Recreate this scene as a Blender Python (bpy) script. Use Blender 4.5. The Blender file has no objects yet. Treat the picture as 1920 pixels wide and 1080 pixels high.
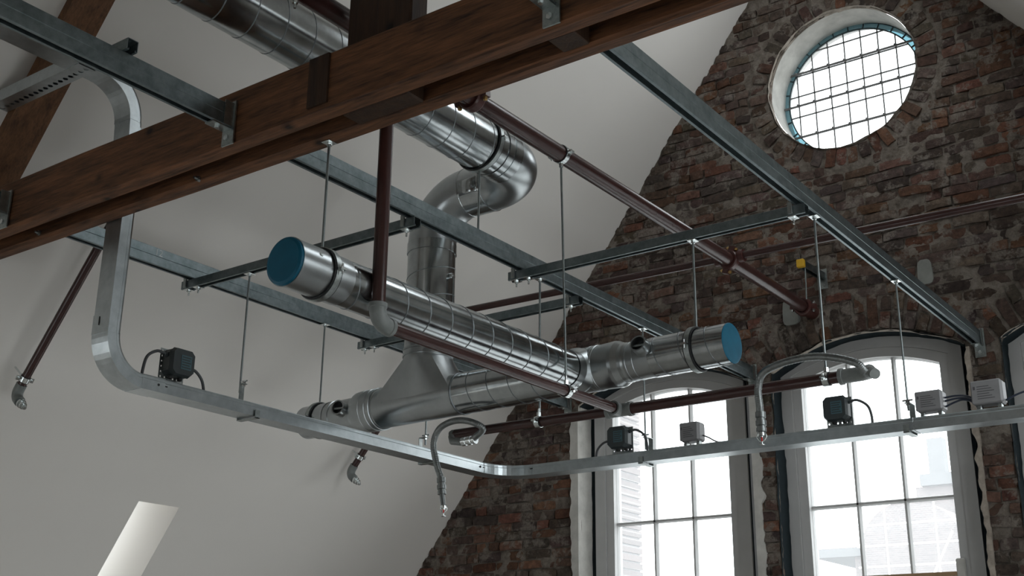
import bpy, bmesh, math, random
from mathutils import Vector, Matrix, noise
random.seed(7)
S = bpy.context.scene
COL = S.collection
PI = math.pi

# ------------------------------------------------------------------ camera
# world: Y runs along the ridge to the brick gable (Y = 6.6), X across, Z up; camera at the origin
CAM_YAW, CAM_PITCH, CAM_ROLL, CAM_F = -0.63296, 0.33040, 0.01098, 2248.62
fw = Vector((math.sin(CAM_YAW)*math.cos(CAM_PITCH), math.cos(CAM_YAW)*math.cos(CAM_PITCH), math.sin(CAM_PITCH)))
r0 = Vector((math.cos(CAM_YAW), -math.sin(CAM_YAW), 0)); u0 = r0.cross(fw)
rt = r0*math.cos(CAM_ROLL) + u0*math.sin(CAM_ROLL); up = -r0*math.sin(CAM_ROLL) + u0*math.cos(CAM_ROLL)
cd = bpy.data.cameras.new('camera'); cam = bpy.data.objects.new('camera', cd); COL.objects.link(cam)
cam.matrix_world = Matrix(((rt.x, up.x, -fw.x, 0), (rt.y, up.y, -fw.y, 0), (rt.z, up.z, -fw.z, 0), (0, 0, 0, 1)))
cd.sensor_width = 36; cd.sensor_fit = 'HORIZONTAL'; cd.lens = CAM_F/1920*36; cd.clip_start = 0.05; cd.clip_end = 400
S.camera = cam

# ------------------------------------------------------------------ world, exposure
W = bpy.data.worlds.new('overcast'); S.world = W; W.use_nodes = True
bg = W.node_tree.nodes['Background']; bg.inputs[0].default_value = (0.965, 0.98, 1.0, 1); bg.inputs[1].default_value = 5.5
S.view_settings.view_transform = 'Standard'; S.view_settings.look = 'None'; S.view_settings.gamma = 1
S.view_settings.use_curve_mapping = False; S.view_settings.exposure = 0.0
cy = S.cycles
cy.use_denoising = True; cy.max_bounces = 10; cy.diffuse_bounces = 6; cy.glossy_bounces = 5; cy.transparent_max_bounces = 12
cy.sample_clamp_indirect = 6; cy.caustics_reflective = False; cy.caustics_refractive = False
try: cy.denoiser = 'OPENIMAGEDENOISE'
except Exception: pass

def portal(name, loc, d, w, h):
    """daylight sampling portal in a seen or added window or skylight opening, facing along d"""
    l = bpy.data.lights.new(name, 'AREA'); l.shape = 'RECTANGLE'; l.size = w; l.size_y = h; l.cycles.is_portal = True
    o = bpy.data.objects.new(name, l); COL.objects.link(o); o.location = loc
    o.rotation_euler = Vector(d).to_track_quat('-Z', 'Y').to_euler(); return o

# ------------------------------------------------------------------ materials
def nmat(name):
    m = bpy.data.materials.new(name); m.use_nodes = True
    return m, m.node_tree, m.node_tree.nodes['Principled BSDF']
def N(nt, t, **k):
    n = nt.nodes.new(t)
    for a, v in k.items(): setattr(n, a, v)
    return n
def ramp(nt, stops):
    r = N(nt, 'ShaderNodeValToRGB'); e = r.color_ramp.elements
    while len(e) < len(stops): e.new(0.5)
    for i, (p, c) in enumerate(stops): e[i].position = p; e[i].color = (*c, 1) if len(c) == 3 else c
    return r
def coords(nt, scale=(1, 1, 1), rot=(0, 0, 0)):
    tc = N(nt, 'ShaderNodeTexCoord'); mp = N(nt, 'ShaderNodeMapping'); mp.inputs['Scale'].default_value = scale
    mp.inputs['Rotation'].default_value = rot
    nt.links.new(tc.outputs['Object'], mp.inputs['Vector']); return mp
def noise_n(nt, vec, scale, detail=4, rough=0.6):
    n = N(nt, 'ShaderNodeTexNoise'); n.inputs['Scale'].default_value = scale; n.inputs['Detail'].default_value = detail
    n.inputs['Roughness'].default_value = rough; nt.links.new(vec.outputs[0], n.inputs['Vector']); return n
def bump(nt, src, b, strength, dist=0.01):
    bp = N(nt, 'ShaderNodeBump'); bp.inputs['Strength'].default_value = strength; bp.inputs['Distance'].default_value = dist
    nt.links.new(src, bp.inputs['Height']); nt.links.new(bp.outputs[0], b.inputs['Normal']); return bp

def metal(name, c1, c2, rough, scale=(6, 6, 6), nscale=5, bmp=0.05, rv=0.12, metallic=1.0):
    bmp *= 0.25
    m, nt, b = nmat(name); mp = coords(nt, scale); n = noise_n(nt, mp, nscale, 6, 0.65)
    r = ramp(nt, [(0.3, c1), (0.7, c2)]); nt.links.new(n.outputs['Fac'], r.inputs[0]); nt.links.new(r.outputs[0], b.inputs['Base Color'])
    b.inputs['Metallic'].default_value = metallic
    mr = N(nt, 'ShaderNodeMapRange'); mr.inputs['To Min'].default_value = max(0.03, rough-rv); mr.inputs['To Max'].default_value = rough+rv
    nt.links.new(n.outputs['Fac'], mr.inputs['Value']); nt.links.new(mr.outputs[0], b.inputs['Roughness'])
    bump(nt, n.outputs['Fac'], b, bmp, 0.004); return m
def paint(name, c, rough=0.4, var=0.08, nscale=12, bmp=0.03, scale=(1, 1, 1), spec=0.5):
    m, nt, b = nmat(name); mp = coords(nt, scale); n = noise_n(nt, mp, nscale, 5)
    r = ramp(nt, [(0.25, tuple(x*(1-var) for x in c)), (0.75, tuple(min(1, x*(1+var)) for x in c))])
    nt.links.new(n.outputs['Fac'], r.inputs[0]); nt.links.new(r.outputs[0], b.inputs['Base Color'])
    b.inputs['Roughness'].default_value = rough; b.inputs['Specular IOR Level'].default_value = spec
    bump(nt, n.outputs['Fac'], b, bmp, 0.004); return m

M = {}
M['galv'] = metal('galvanised_strut', (0.14, 0.175, 0.185), (0.26, 0.30, 0.31), 0.43, (3, 3, 3), 9, 0.08)
M['galv_dark'] = metal('galvanised_bracket', (0.28, 0.31, 0.31), (0.46, 0.49, 0.48), 0.36, (8, 8, 8), 8, 0.08)
M['duct'] = metal('spiral_duct_steel', (0.36, 0.385, 0.395), (0.50, 0.53, 0.54), 0.19, (5, 5, 5), 3, 0.06, 0.05)
M['duct_plain'] = metal('pressed_duct_steel', (0.37, 0.395, 0.405), (0.46, 0.49, 0.50), 0.30, (4, 4, 4), 1.5, 0.02, 0.03)
M['seam'] = metal('duct_seam_steel', (0.16, 0.18, 0.19), (0.24, 0.26, 0.27), 0.35)
M['tray'] = metal('cable_tray_steel', (0.42, 0.46, 0.475), (0.56, 0.60, 0.615), 0.33, (3, 3, 3), 6, 0.04, 0.08)
M['rod'] = metal('zinc_rod', (0.24, 0.27, 0.275), (0.34, 0.38, 0.38), 0.38, bmp=0.02)
M['zinc'] = metal('bright_zinc', (0.62, 0.66, 0.66), (0.8, 0.84, 0.84), 0.22, bmp=0.02)
M['brass'] = metal('yellow_zinc_bolt', (0.62, 0.42, 0.18), (0.8, 0.56, 0.26), 0.3, bmp=0.02)
M['hose'] = metal('braided_steel_hose', (0.17, 0.185, 0.185), (0.27, 0.285, 0.285), 0.42, bmp=0.1)
M['pipe'] = paint('brown_red_pipe_paint', (0.042, 0.017, 0.015), 0.27, 0.2, 8, 0.0)
M['pipe_red'] = paint('red_brown_coupling_paint', (0.06, 0.019, 0.016), 0.33, 0.2, 20, 0.05)
M['fitting'] = paint('grey_malleable_iron', (0.17, 0.185, 0.18), 0.45, 0.15, 30, 0.15)
M['black'] = paint('black_rubber', (0.012, 0.013, 0.014), 0.55, 0.1)
M['box_dark'] = paint('dark_grey_plastic', (0.030, 0.038, 0.040), 0.42, 0.12, 20, 0.04)
M['box_label'] = paint('blue_grey_label', (0.05, 0.11, 0.13), 0.4, 0.1)
M['box_grey'] = paint('light_grey_plastic', (0.20, 0.20, 0.205), 0.45, 0.05, 20, 0.03)
M['box_text'] = paint('grey_moulded_label', (0.08, 0.08, 0.085), 0.45, 0.05)
M['cable'] = paint('dark_blue_cable', (0.02, 0.028, 0.05), 0.4)
M['cable_grey'] = paint('dark_grey_cable', (0.06, 0.065, 0.07), 0.45)
M['blue'] = paint('petrol_blue_cap', (0.002, 0.085, 0.145), 0.5, 0.12, 25, 0.04, spec=0.25)
M['yellow'] = paint('yellow_plastic_cap', (0.62, 0.36, 0.02), 0.5)
M['red'] = paint('red_sprinkler_bulb', (0.8, 0.03, 0.02), 0.3)
M['white_pen'] = paint('chalk_mark', (0.55, 0.58, 0.58), 0.7)
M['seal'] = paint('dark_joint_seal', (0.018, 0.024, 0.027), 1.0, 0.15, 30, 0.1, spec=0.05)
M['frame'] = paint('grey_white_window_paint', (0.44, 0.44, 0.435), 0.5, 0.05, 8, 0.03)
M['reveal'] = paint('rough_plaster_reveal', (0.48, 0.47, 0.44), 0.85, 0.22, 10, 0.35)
M['cement'] = paint('grey_cement_patch', (0.19, 0.195, 0.18), 0.9, 0.2, 14, 0.3)
M['pale_mortar'] = paint('pale_lime_edge', (0.30, 0.26, 0.22), 0.95, 0.4, 22, 0.8)
M['lead'] = paint('lead_came', (0.13, 0.13, 0.13), 0.6)
M['lead_dark'] = paint('dark_lead_edge', (0.03, 0.05, 0.055), 0.6)
M['floor'] = paint('screed_floor', (0.42, 0.40, 0.37), 0.7, 0.1, 2, 0.05)
M['plaster'] = paint('smooth_white_plaster', (0.70, 0.675, 0.64), 0.85, 0.012, 3, 0.03, spec=0.2)
M['ply'] = paint('raw_wood_edge', (0.33, 0.22, 0.12), 0.7, 0.2, 20, 0.1)
M['outside_grey'] = paint('pale_outside_render', (0.24, 0.24, 0.24), 0.9)
M['outside_roof'] = paint('pale_outside_slab', (0.13, 0.135, 0.137), 0.9)
M['scaffold'] = paint('pale_scaffold_tube', (0.75, 0.77, 0.78), 0.5)
M['ground'] = paint('outside_ground', (0.30, 0.30, 0.29), 0.95)

def wood(name, lo, hi, axis_scale, knots=True):
    m, nt, b = nmat(name); mp = coords(nt, axis_scale)
    n = noise_n(nt, mp, 3.0, 8, 0.62); n2 = noise_n(nt, mp, 14.0, 4, 0.6)
    mix = N(nt, 'ShaderNodeMix', data_type='FLOAT'); mix.inputs[0].default_value = 0.35
    nt.links.new(n.outputs['Fac'], mix.inputs[2]); nt.links.new(n2.outputs['Fac'], mix.inputs[3])
    r = ramp(nt, [(0.36, lo), (0.5, tuple((a+b_)/2 for a, b_ in zip(lo, hi))), (0.64, hi)]); nt.links.new(mix.outputs[0], r.inputs[0])
    mp2 = coords(nt, tuple(2.4 if s > 2 else 2.0 for s in axis_scale)); v = N(nt, 'ShaderNodeTexVoronoi'); v.inputs['Scale'].default_value = 2.1
    nt.links.new(mp2.outputs[0], v.inputs['Vector'])
    kr = ramp(nt, [(0.04, (0.10, 0.10, 0.10)), (0.09, (0.6, 0.6, 0.6)), (0.16, (1, 1, 1))]); nt.links.new(v.outputs['Distance'], kr.inputs[0])
    mul = N(nt, 'ShaderNodeMix', data_type='RGBA', blend_type='MULTIPLY'); mul.inputs[0].default_value = 1.0 if knots else 0
    nt.links.new(r.outputs[0], mul.inputs[6]); nt.links.new(kr.outputs[0], mul.inputs[7]); nt.links.new(mul.outputs[2], b.inputs['Base Color'])
    b.inputs['Roughness'].default_value = 0.62; b.inputs['Specular IOR Level'].default_value = 0.3
    bump(nt, mix.outputs[0], b, 0.5, 0.006); return m
M['wood'] = wood('old_pine_beam', (0.022, 0.010, 0.005), (0.20, 0.086, 0.038), (0.8, 10, 10))
M['wood_dark'] = wood('dark_old_pine', (0.018, 0.009, 0.005), (0.05, 0.024, 0.012), (9, 9, 0.9))

# brick: colour per brick from a face attribute
def brick_mat():
    m, nt, b = nmat('reclaimed_brick'); at = N(nt, 'ShaderNodeAttribute'); at.attribute_name = 'tone'
    tc = N(nt, 'ShaderNodeNewGeometry'); mp = N(nt, 'ShaderNodeMapping'); nt.links.new(tc.outputs['Position'], mp.inputs['Vector'])
    n = noise_n(nt, mp, 30, 8, 0.75); n2 = noise_n(nt, mp, 6.5, 9, 0.72); n3 = noise_n(nt, mp, 75, 6, 0.8)
    # patches of old lime smeared over the faces
    sm = ramp(nt, [(0.52, (0, 0, 0)), (0.57, (1, 1, 1))]); nt.links.new(n2.outputs['Fac'], sm.inputs[0])
    vr = ramp(nt, [(0.32, (0.38, 0.36, 0.36)), (0.5, (0.9, 0.9, 0.9)), (0.70, (1.55, 1.5, 1.45))]); nt.links.new(n.outputs['Fac'], vr.inputs[0])
    hs = N(nt, 'ShaderNodeMix', data_type='RGBA', blend_type='MULTIPLY'); hs.inputs[0].default_value = 0.9
    nt.links.new(at.outputs['Color'], hs.inputs[6]); nt.links.new(vr.outputs[0], hs.inputs[7])
    lr = ramp(nt, [(0.35, (0.14, 0.115, 0.095)), (0.65, (0.35, 0.31, 0.27))]); nt.links.new(n3.outputs['Fac'], lr.inputs[0])
    ml = N(nt, 'ShaderNodeMath', operation='MULTIPLY'); ml.inputs[1].default_value = 0.7
    mx = N(nt, 'ShaderNodeMix', data_type='RGBA'); nt.links.new(sm.outputs[0], ml.inputs[0]); nt.links.new(ml.outputs[0], mx.inputs[0])
    nt.links.new(hs.outputs[2], mx.inputs[6]); nt.links.new(lr.outputs[0], mx.inputs[7])
    nt.links.new(mx.outputs[2], b.inputs['Base Color']); b.inputs['Roughness'].default_value = 0.9; b.inputs['Specular IOR Level'].default_value = 0.25
    ad = N(nt, 'ShaderNodeMath', operation='ADD'); nt.links.new(n.outputs['Fac'], ad.inputs[0]); nt.links.new(n3.outputs['Fac'], ad.inputs[1])
    bump(nt, ad.outputs[0], b, 1.0, 0.012); return m
M['brick'] = brick_mat()
def mortar_mat():
    m, nt, b = nmat('old_lime_mortar'); mp = coords(nt, (1, 1, 1)); n = noise_n(nt, mp, 13, 10, 0.78); n2 = noise_n(nt, mp, 60, 6, 0.8)
    r = ramp(nt, [(0.30, (0.05, 0.038, 0.03)), (0.44, (0.19, 0.158, 0.13)), (0.62, (0.33, 0.29, 0.25)), (0.78, (0.22, 0.13, 0.09))])
    nt.links.new(n.outputs['Fac'], r.inputs[0]); nt.links.new(r.outputs[0], b.inputs['Base Color'])
    b.inputs['Roughness'].default_value = 0.95; b.inputs['Specular IOR Level'].default_value = 0.2
    mx = N(nt, 'ShaderNodeMath', operation='ADD'); nt.links.new(n.outputs['Fac'], mx.inputs[0]); nt.links.new(n2.outputs['Fac'], mx.inputs[1])
    bump(nt, mx.outputs[0], b, 1.0, 0.02); return m
M['mortar'] = mortar_mat()
def far_brick():
    m, nt, b = nmat('distant_brick'); mp = coords(nt, (1, 1, 1), (PI/2, 0, 0)); br = N(nt, 'ShaderNodeTexBrick')
    br.inputs['Color1'].default_value = (0.115, 0.10, 0.097, 1); br.inputs['Color2'].default_value = (0.155, 0.13, 0.125, 1); br.inputs['Mortar'].default_value = (0.22, 0.21, 0.205, 1)
    br.inputs['Scale'].default_value = 3.2; nt.links.new(mp.outputs[0], br.inputs['Vector']); nt.links.new(br.outputs[0], b.inputs['Base Color'])
    b.inputs['Roughness'].default_value = 0.95; return m
M['far_brick'] = far_brick()
def glass(name, tint, dust):
    m = bpy.data.materials.new(name); m.use_nodes = True; nt = m.node_tree; nt.nodes.clear()
    out = N(nt, 'ShaderNodeOutputMaterial'); tr = N(nt, 'ShaderNodeBsdfTransparent'); tr.inputs[0].default_value = (*tint, 1)
    gl = N(nt, 'ShaderNodeBsdfGlossy'); gl.inputs['Roughness'].default_value = 0.02
    df = N(nt, 'ShaderNodeBsdfTranslucent'); df.inputs[0].default_value = (0.8, 0.82, 0.84, 1)
    lw = N(nt, 'ShaderNodeLayerWeight'); lw.inputs[0].default_value = 0.5
    pw = N(nt, 'ShaderNodeMath', operation='POWER'); pw.inputs[1].default_value = 5.0; nt.links.new(lw.outputs['Facing'], pw.inputs[0])
    fr = N(nt, 'ShaderNodeMath', operation='MULTIPLY_ADD'); fr.inputs[1].default_value = 0.8; fr.inputs[2].default_value = 0.03; nt.links.new(pw.outputs[0], fr.inputs[0])
    m1 = N(nt, 'ShaderNodeMixShader'); m1.inputs[0].default_value = dust; m2 = N(nt, 'ShaderNodeMixShader')
    nt.links.new(tr.outputs[0], m1.inputs[1]); nt.links.new(df.outputs[0], m1.inputs[2])
    nt.links.new(fr.outputs[0], m2.inputs[0]); nt.links.new(m1.outputs[0], m2.inputs[1]); nt.links.new(gl.outputs[0], m2.inputs[2])
    nt.links.new(m2.outputs[0], out.inputs[0]); return m
M['glass'] = glass('dusty_window_glass', (0.95, 0.97, 0.97), 0.12)
M['glass_blue'] = glass('pale_blue_leaded_glass', (0.23, 0.345, 0.375), 0.05)

# ------------------------------------------------------------------ mesh helpers
class MB:
    def __init__(s): s.v = []; s.f = []; s.sm = []
    def add(s, verts, faces, smooth=False, mtx=None):
        o = len(s.v)
        s.v += [tuple(mtx @ Vector(p)) if mtx else tuple(p) for p in verts]
        s.f += [tuple(i+o for i in f) for f in faces]; s.sm += [smooth]*len(faces); return s
    def box(s, a, b, mtx=None):
        x0, y0, z0 = (min(p, q) for p, q in zip(a, b)); x1, y1, z1 = (max(p, q) for p, q in zip(a, b))
        v = [(x0,y0,z0),(x1,y0,z0),(x1,y1,z0),(x0,y1,z0),(x0,y0,z1),(x1,y0,z1),(x1,y1,z1),(x0,y1,z1)]
        return s.add(v, [(0,3,2,1),(4,5,6,7),(0,1,5,4),(1,2,6,5),(2,3,7,6),(3,0,4,7)], False, mtx)
    def cbox(s, a, b, c=0.003, mtx=None):
        """box with chamfered edges"""
        bm = bmesh.new(); lo = Vector([min(p, q) for p, q in zip(a, b)]); hi = Vector([max(p, q) for p, q in zip(a, b)])
        bmesh.ops.create_cube(bm, size=1)
        for v in bm.verts: v.co = Vector([lo[i] + (v.co[i]+0.5)*(hi[i]-lo[i]) for i in range(3)])
        bmesh.ops.bevel(bm, geom=bm.edges[:], offset=c, segments=1, affect='EDGES')
        bm.verts.index_update(); s.add([v.co.copy() for v in bm.verts], [tuple(v.index for v in f.verts) for f in bm.faces], False, mtx); bm.free(); return s
    def prism(s, prof, p0, p1, ux, uy, smooth=False):
        """closed profile [(u,v)] swept from p0 to p1, u along ux, v along uy"""
        p0, p1, ux, uy = map(Vector, (p0, p1, ux, uy)); n = len(prof)
        v = [p0 + ux*a + uy*b for a, b in prof] + [p1 + ux*a + uy*b for a, b in prof]
        f = [(i, (i+1) % n, n+(i+1) % n, n+i) for i in range(n)] + [tuple(range(n-1, -1, -1)), tuple(range(n, 2*n))]
        return s.add(v, f, smooth)
    def sweep(s, pts, rad, seg=16, caps=True, smooth=True, up=None):
        """tube along pts, rad a number or one per point"""
        pts = [Vector(p) for p in pts]; n = len(pts)
        rad = [rad]*n if isinstance(rad, (int, float)) else rad
        T = []
        for i in range(n):
            d = pts[min(i+1, n-1)] - pts[max(i-1, 0)]
            if d.length < 1e-9: d = T[-1] if T else Vector((0, 0, 1))
            T.append(d.normalized())
        ref = up and Vector(up) or (Vector((0, 0, 1)) if abs(T[0].z) < 0.9 else Vector((1, 0, 0)))
        nrm = (ref - T[0]*ref.dot(T[0])).normalized(); v = []
        for i in range(n):
            nrm = (nrm - T[i]*nrm.dot(T[i])).normalized(); b = T[i].cross(nrm)
            for k in range(seg):
                a = 2*PI*k/seg; v.append(pts[i] + (nrm*math.cos(a) + b*math.sin(a))*rad[i])
        f = [(i*seg+k, i*seg+(k+1) % seg, (i+1)*seg+(k+1) % seg, (i+1)*seg+k) for i in range(n-1) for k in range(seg)]
        s.add(v, f, smooth)
        if caps:
            s.add(v[:seg], [tuple(range(seg-1, -1, -1))]); s.add(v[-seg:], [tuple(range(seg))])
        return s
    def lathe(s, prof, o, d, seg=32, smooth=True, up=None):
        """prof [(t, r)] along axis d from o (sharp where profile turns: repeat points)"""
        o, d = Vector(o), Vector(d).normalized()
        ref = Vector(up) if up else (Vector((0, 0, 1)) if abs(d.z) < 0.9 else Vector((1, 0, 0)))
        a1 = (ref - d*ref.dot(d)).normalized(); a2 = d.cross(a1)
        for (t0, r0_), (t1, r1_) in zip(prof, prof[1:]):
            v = []
            for t, r in ((t0, r0_), (t1, r1_)):
                v += [o + d*t + (a1*math.cos(2*PI*k/seg) + a2*math.sin(2*PI*k/seg))*r for k in range(seg)]
            s.add(v, [(k, (k+1) % seg, seg+(k+1) % seg, seg+k) for k in range(seg)], smooth)
        return s
    def disc(s, c, d, r, seg=32):
        return s.lathe([(0, r), (0, 1e-4)], c, d, seg, False)
    def hexnut(s, c, d, r, h):
        return s.lathe([(-h/2, 1e-4), (-h/2, r), (h/2, r), (h/2, 1e-4)], c, d, 6, False)
    def mesh(s, name, loc=(0, 0, 0)):
        loc = Vector(loc); me = bpy.data.meshes.new(name); me.from_pydata([tuple(Vector(p)-loc) for p in s.v], [], s.f)
        me.polygons.foreach_set('use_smooth', s.sm); me.update(); return me

def tag(o, label=None, cat=None, group=None, kind=None):
    for k, v in (('label', label), ('category', cat), ('group', group), ('kind', kind)):
        if v: o[k] = v
    return o
def thing(name, label, cat, loc=(0, 0, 0), group=None):
    o = bpy.data.objects.new(name, None); COL.objects.link(o); o.location = loc; o.empty_display_size = 0.05
    return tag(o, label, cat, group)
def wpos(o):
    p = Vector((0, 0, 0))
    while o: p += Vector(o.location); o = o.parent
    return p
def part(name, mb, mat, parent=None, label=None, weld=False):
    """mesh given in world coordinates, stored relative to its parent"""
    loc = wpos(parent) if parent else Vector((0, 0, 0))
    me = mb.mesh(name, loc); 
    o = bpy.data.objects.new(name, me); COL.objects.link(o); o.parent = parent
    me.materials.append(M[mat])
    if weld:
        bm = bmesh.new(); bm.from_mesh(me); bmesh.ops.remove_doubles(bm, verts=bm.verts, dist=1e-5); bm.to_mesh(me); bm.free()
    if label: o['label'] = label
    return o
def single(name, mb, mat, label, cat, origin=(0, 0, 0), group=None, **k):
    me = mb.mesh(name, origin); o = bpy.data.objects.new(name, me); COL.objects.link(o); o.location = origin; me.materials.append(M[mat])
    return tag(o, label, cat, group)
def struct(name, mb, mat):
    o = part(name, mb, mat); o['kind'] = 'structure'; return o
def dup_tree(o, loc, label=None):
    c = o.copy(); COL.objects.link(c); c.location = loc
    if label: c['label'] = label
    for ch in list(o.children):
        d = ch.copy(); COL.objects.link(d); d.parent = c
        for g in list(ch.children):
            e = g.copy(); COL.objects.link(e); e.parent = d
    return c
def bez(pts, n=24):
    """Catmull-Rom through pts"""
    P = [Vector(p) for p in pts]; P = [2*P[0]-P[1]] + P + [2*P[-1]-P[-2]]; out = []
    for i in range(1, len(P)-2):
        for k in range(n):
            t = k/n; a, b, c, d = P[i-1], P[i], P[i+1], P[i+2]
            out.append(0.5*((2*b) + (c-a)*t + (2*a-5*b+4*c-d)*t*t + (-a+3*b-3*c+d)*t**3))
    out.append(P[-2]); return out
def arc(c, r, a0, a1, e1, e2, n=16):
    c, e1, e2 = Vector(c), Vector(e1), Vector(e2)
    return [c + (e1*math.cos(a0+(a1-a0)*i/n) + e2*math.sin(a0+(a1-a0)*i/n))*r for i in range(n+1)]

YW = 6.6                       # inner face of the brick gable
RL = lambda x: 8.294 + 1.3224*x    # left roof height over x
RR = lambda x: 2.139 - 1.27*x      # right roof
XRIDGE = (2.139-8.294)/(1.3224+1.27)
YB, ZF = -6.0, -4.6            # rear gable, floor
XL0, XR0 = -6.9, 2.4           # knee walls

# ------------------------------------------------------------------ roof slopes, floor, rear and knee walls
def roof(name, x0, x1, zf, holes, thick=0.34):
    """plastered slope between x0 and x1 (x1 towards the ridge), with open skylight shafts; holes [(xa,xb,ya,yb)]"""
    mb = MB(); xs = sorted({x0, x1, *[h[0] for h in holes], *[h[1] for h in holes]}); ys = sorted({YB-0.3, YW+0.3, *[h[2] for h in holes], *[h[3] for h in holes]})
    dirx = Vector((1, 0, zf(1)-zf(0))).normalized(); nrm = Vector((0, -1, 0)).cross(dirx)
    if nrm.z < 0: nrm = -nrm
    P = lambda x, y, t=0: Vector((x, y, zf(x))) + nrm*t
    for a, b in zip(xs, xs[1:]):
        for c, d in zip(ys, ys[1:]):
            if any(h[0] <= a and b <= h[1] and h[2] <= c and d <= h[3] for h in holes): continue
            mb.add([P(a,c),P(b,c),P(b,d),P(a,d)], [(0,1,2,3)]); mb.add([P(a,c,thick),P(b,c,thick),P(b,d,thick),P(a,d,thick)], [(3,2,1,0)])
    for xa, xb, ya, yb in holes:
        q = [(xa,ya),(xb,ya),(xb,yb),(xa,yb)]
        for i in range(4):
            (a, c), (b, d) = q[i], q[(i+1) % 4]; mb.add([P(a,c),P(b,d),P(b,d,thick),P(a,c,thick)], [(0,1,2,3)])
    q = [(x0,ys[0]),(x1,ys[0]),(x1,ys[-1]),(x0,ys[-1])]
    for i in range(4):
        (a, c), (b, d) = q[i], q[(i+1) % 4]; mb.add([P(a,c),P(b,d),P(b,d,thick),P(a,c,thick)], [(0,1,2,3)])
    o = struct(name, mb, 'plaster')
    for i, (xa, xb, ya, yb) in enumerate(holes):
        w = thing('window_%d' % (10 + (0 if name.endswith('left') else 20) + i), 'skylight at the outer end of a plastered shaft in the roof slope', 'skylight', P((xa+xb)/2, (ya+yb)/2, thick)); w['kind'] = 'structure'
        for k in ('label', 'category'): del w[k]
        fm = MB()
        for a, b, c, d in ((xa,xb,ya,ya+0.03),(xa,xb,yb-0.03,yb),(xa,xa+0.03,ya,yb),(xb-0.03,xb,ya,yb)):
            v = [P(a,c,thick-0.06),P(b,c,thick-0.06),P(b,d,thick-0.06),P(a,d,thick-0.06),P(a,c,thick),P(b,c,thick),P(b,d,thick),P(a,d,thick)]
            fm.add(v, [(0,1,2,3),(4,7,6,5),(0,4,5,1),(1,5,6,2),(2,6,7,3),(3,7,4,0)])
        part('frame', fm, 'frame', w)
        g = MB(); v = [P(x, y, thick-t) for t in (0.03, 0.024) for x, y in ((xa,ya),(xb,ya),(xb,yb),(xa,yb))]
        g.add(v, [(0,1,2,3),(4,7,6,5),(0,4,5,1),(1,5,6,2),(2,6,7,3),(3,7,4,0)]); part('pane', g, 'glass', w)
        portal('skylight_portal', P((xa+xb)/2, (ya+yb)/2, thick+0.02), -nrm, abs(xb-xa)/dirx.x, yb-ya).rotation_euler = Matrix((dirx, nrm.cross(dirx), nrm)).transposed().to_euler()
    return o
roof('ceiling_left', XL0, XRIDGE, RL, [(-6.25, -5.515, 4.10, 4.375), (-6.25, -5.30, 0.2, 1.3)], 0.52)  # skylight nearer the camera is unseen, added and widened to brighten the beams' left end
roof('ceiling_right', XR0, XRIDGE, RR, [(-1.95, -1.2, 4.7, 6.1), (0.05, 0.85, 3.0, 4.9), (1.05, 1.85, 3.0, 4.9)], 0.20)  # unseen skylights, added to brighten the left slope and the gable
struct('floor', MB().box((XL0-0.2, YB-0.2, ZF-0.2), (XR0+0.2, YW+0.3, ZF)), 'floor')
struct('wall_left', MB().box((XL0-0.25, YB, ZF), (XL0, YW, RL(XL0)+0.05)), 'plaster')
# right side wall with two unseen windows added to brighten the left slope
SW = ((0.6, 2.4), (4.6, 5.4)); SZ = (-3.6, -1.05); ys_ = [YB, 0.6, 2.4, 4.6, 5.4, YW]; mw = MB()
for a, b in zip(ys_, ys_[1:]):
    if (a, b) in SW: mw.box((XR0, a, ZF), (XR0+0.25, b, SZ[0])).box((XR0, a, SZ[1]), (XR0+0.25, b, RR(XR0)+0.05))
    else: mw.box((XR0, a, ZF), (XR0+0.25, b, RR(XR0)+0.05))
struct('wall_right', mw, 'plaster')
for i, (a, b) in enumerate(SW):
    w = thing('window_%d' % (8+i), 'x', 'x', (XR0+0.15, (a+b)/2, SZ[0])); w['kind'] = 'structure'
    for k in ('label', 'category'): del w[k]
    f_ = MB()
    for y0_, y1_, z0_, z1_ in ((a, a+0.06, *SZ), (b-0.06, b, *SZ), (a, b, SZ[0], SZ[0]+0.06), (a, b, SZ[1]-0.06, SZ[1]), ((a+b)/2-0.03, (a+b)/2+0.03, *SZ)): f_.box((XR0+0.12, y0_, z0_), (XR0+0.18, y1_, z1_))
    part('frame', f_, 'frame', w); part('pane', MB().box((XR0+0.148, a, SZ[0]), (XR0+0.153, b, SZ[1])), 'glass', w)
    portal('window_portal', (XR0+0.27, (a+b)/2, sum(SZ)/2), (-1, 0, 0), b-a, SZ[1]-SZ[0]).rotation_euler = Matrix(((0, 0, 1), (1, 0, 0), (0, 1, 0))).to_euler()

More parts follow.
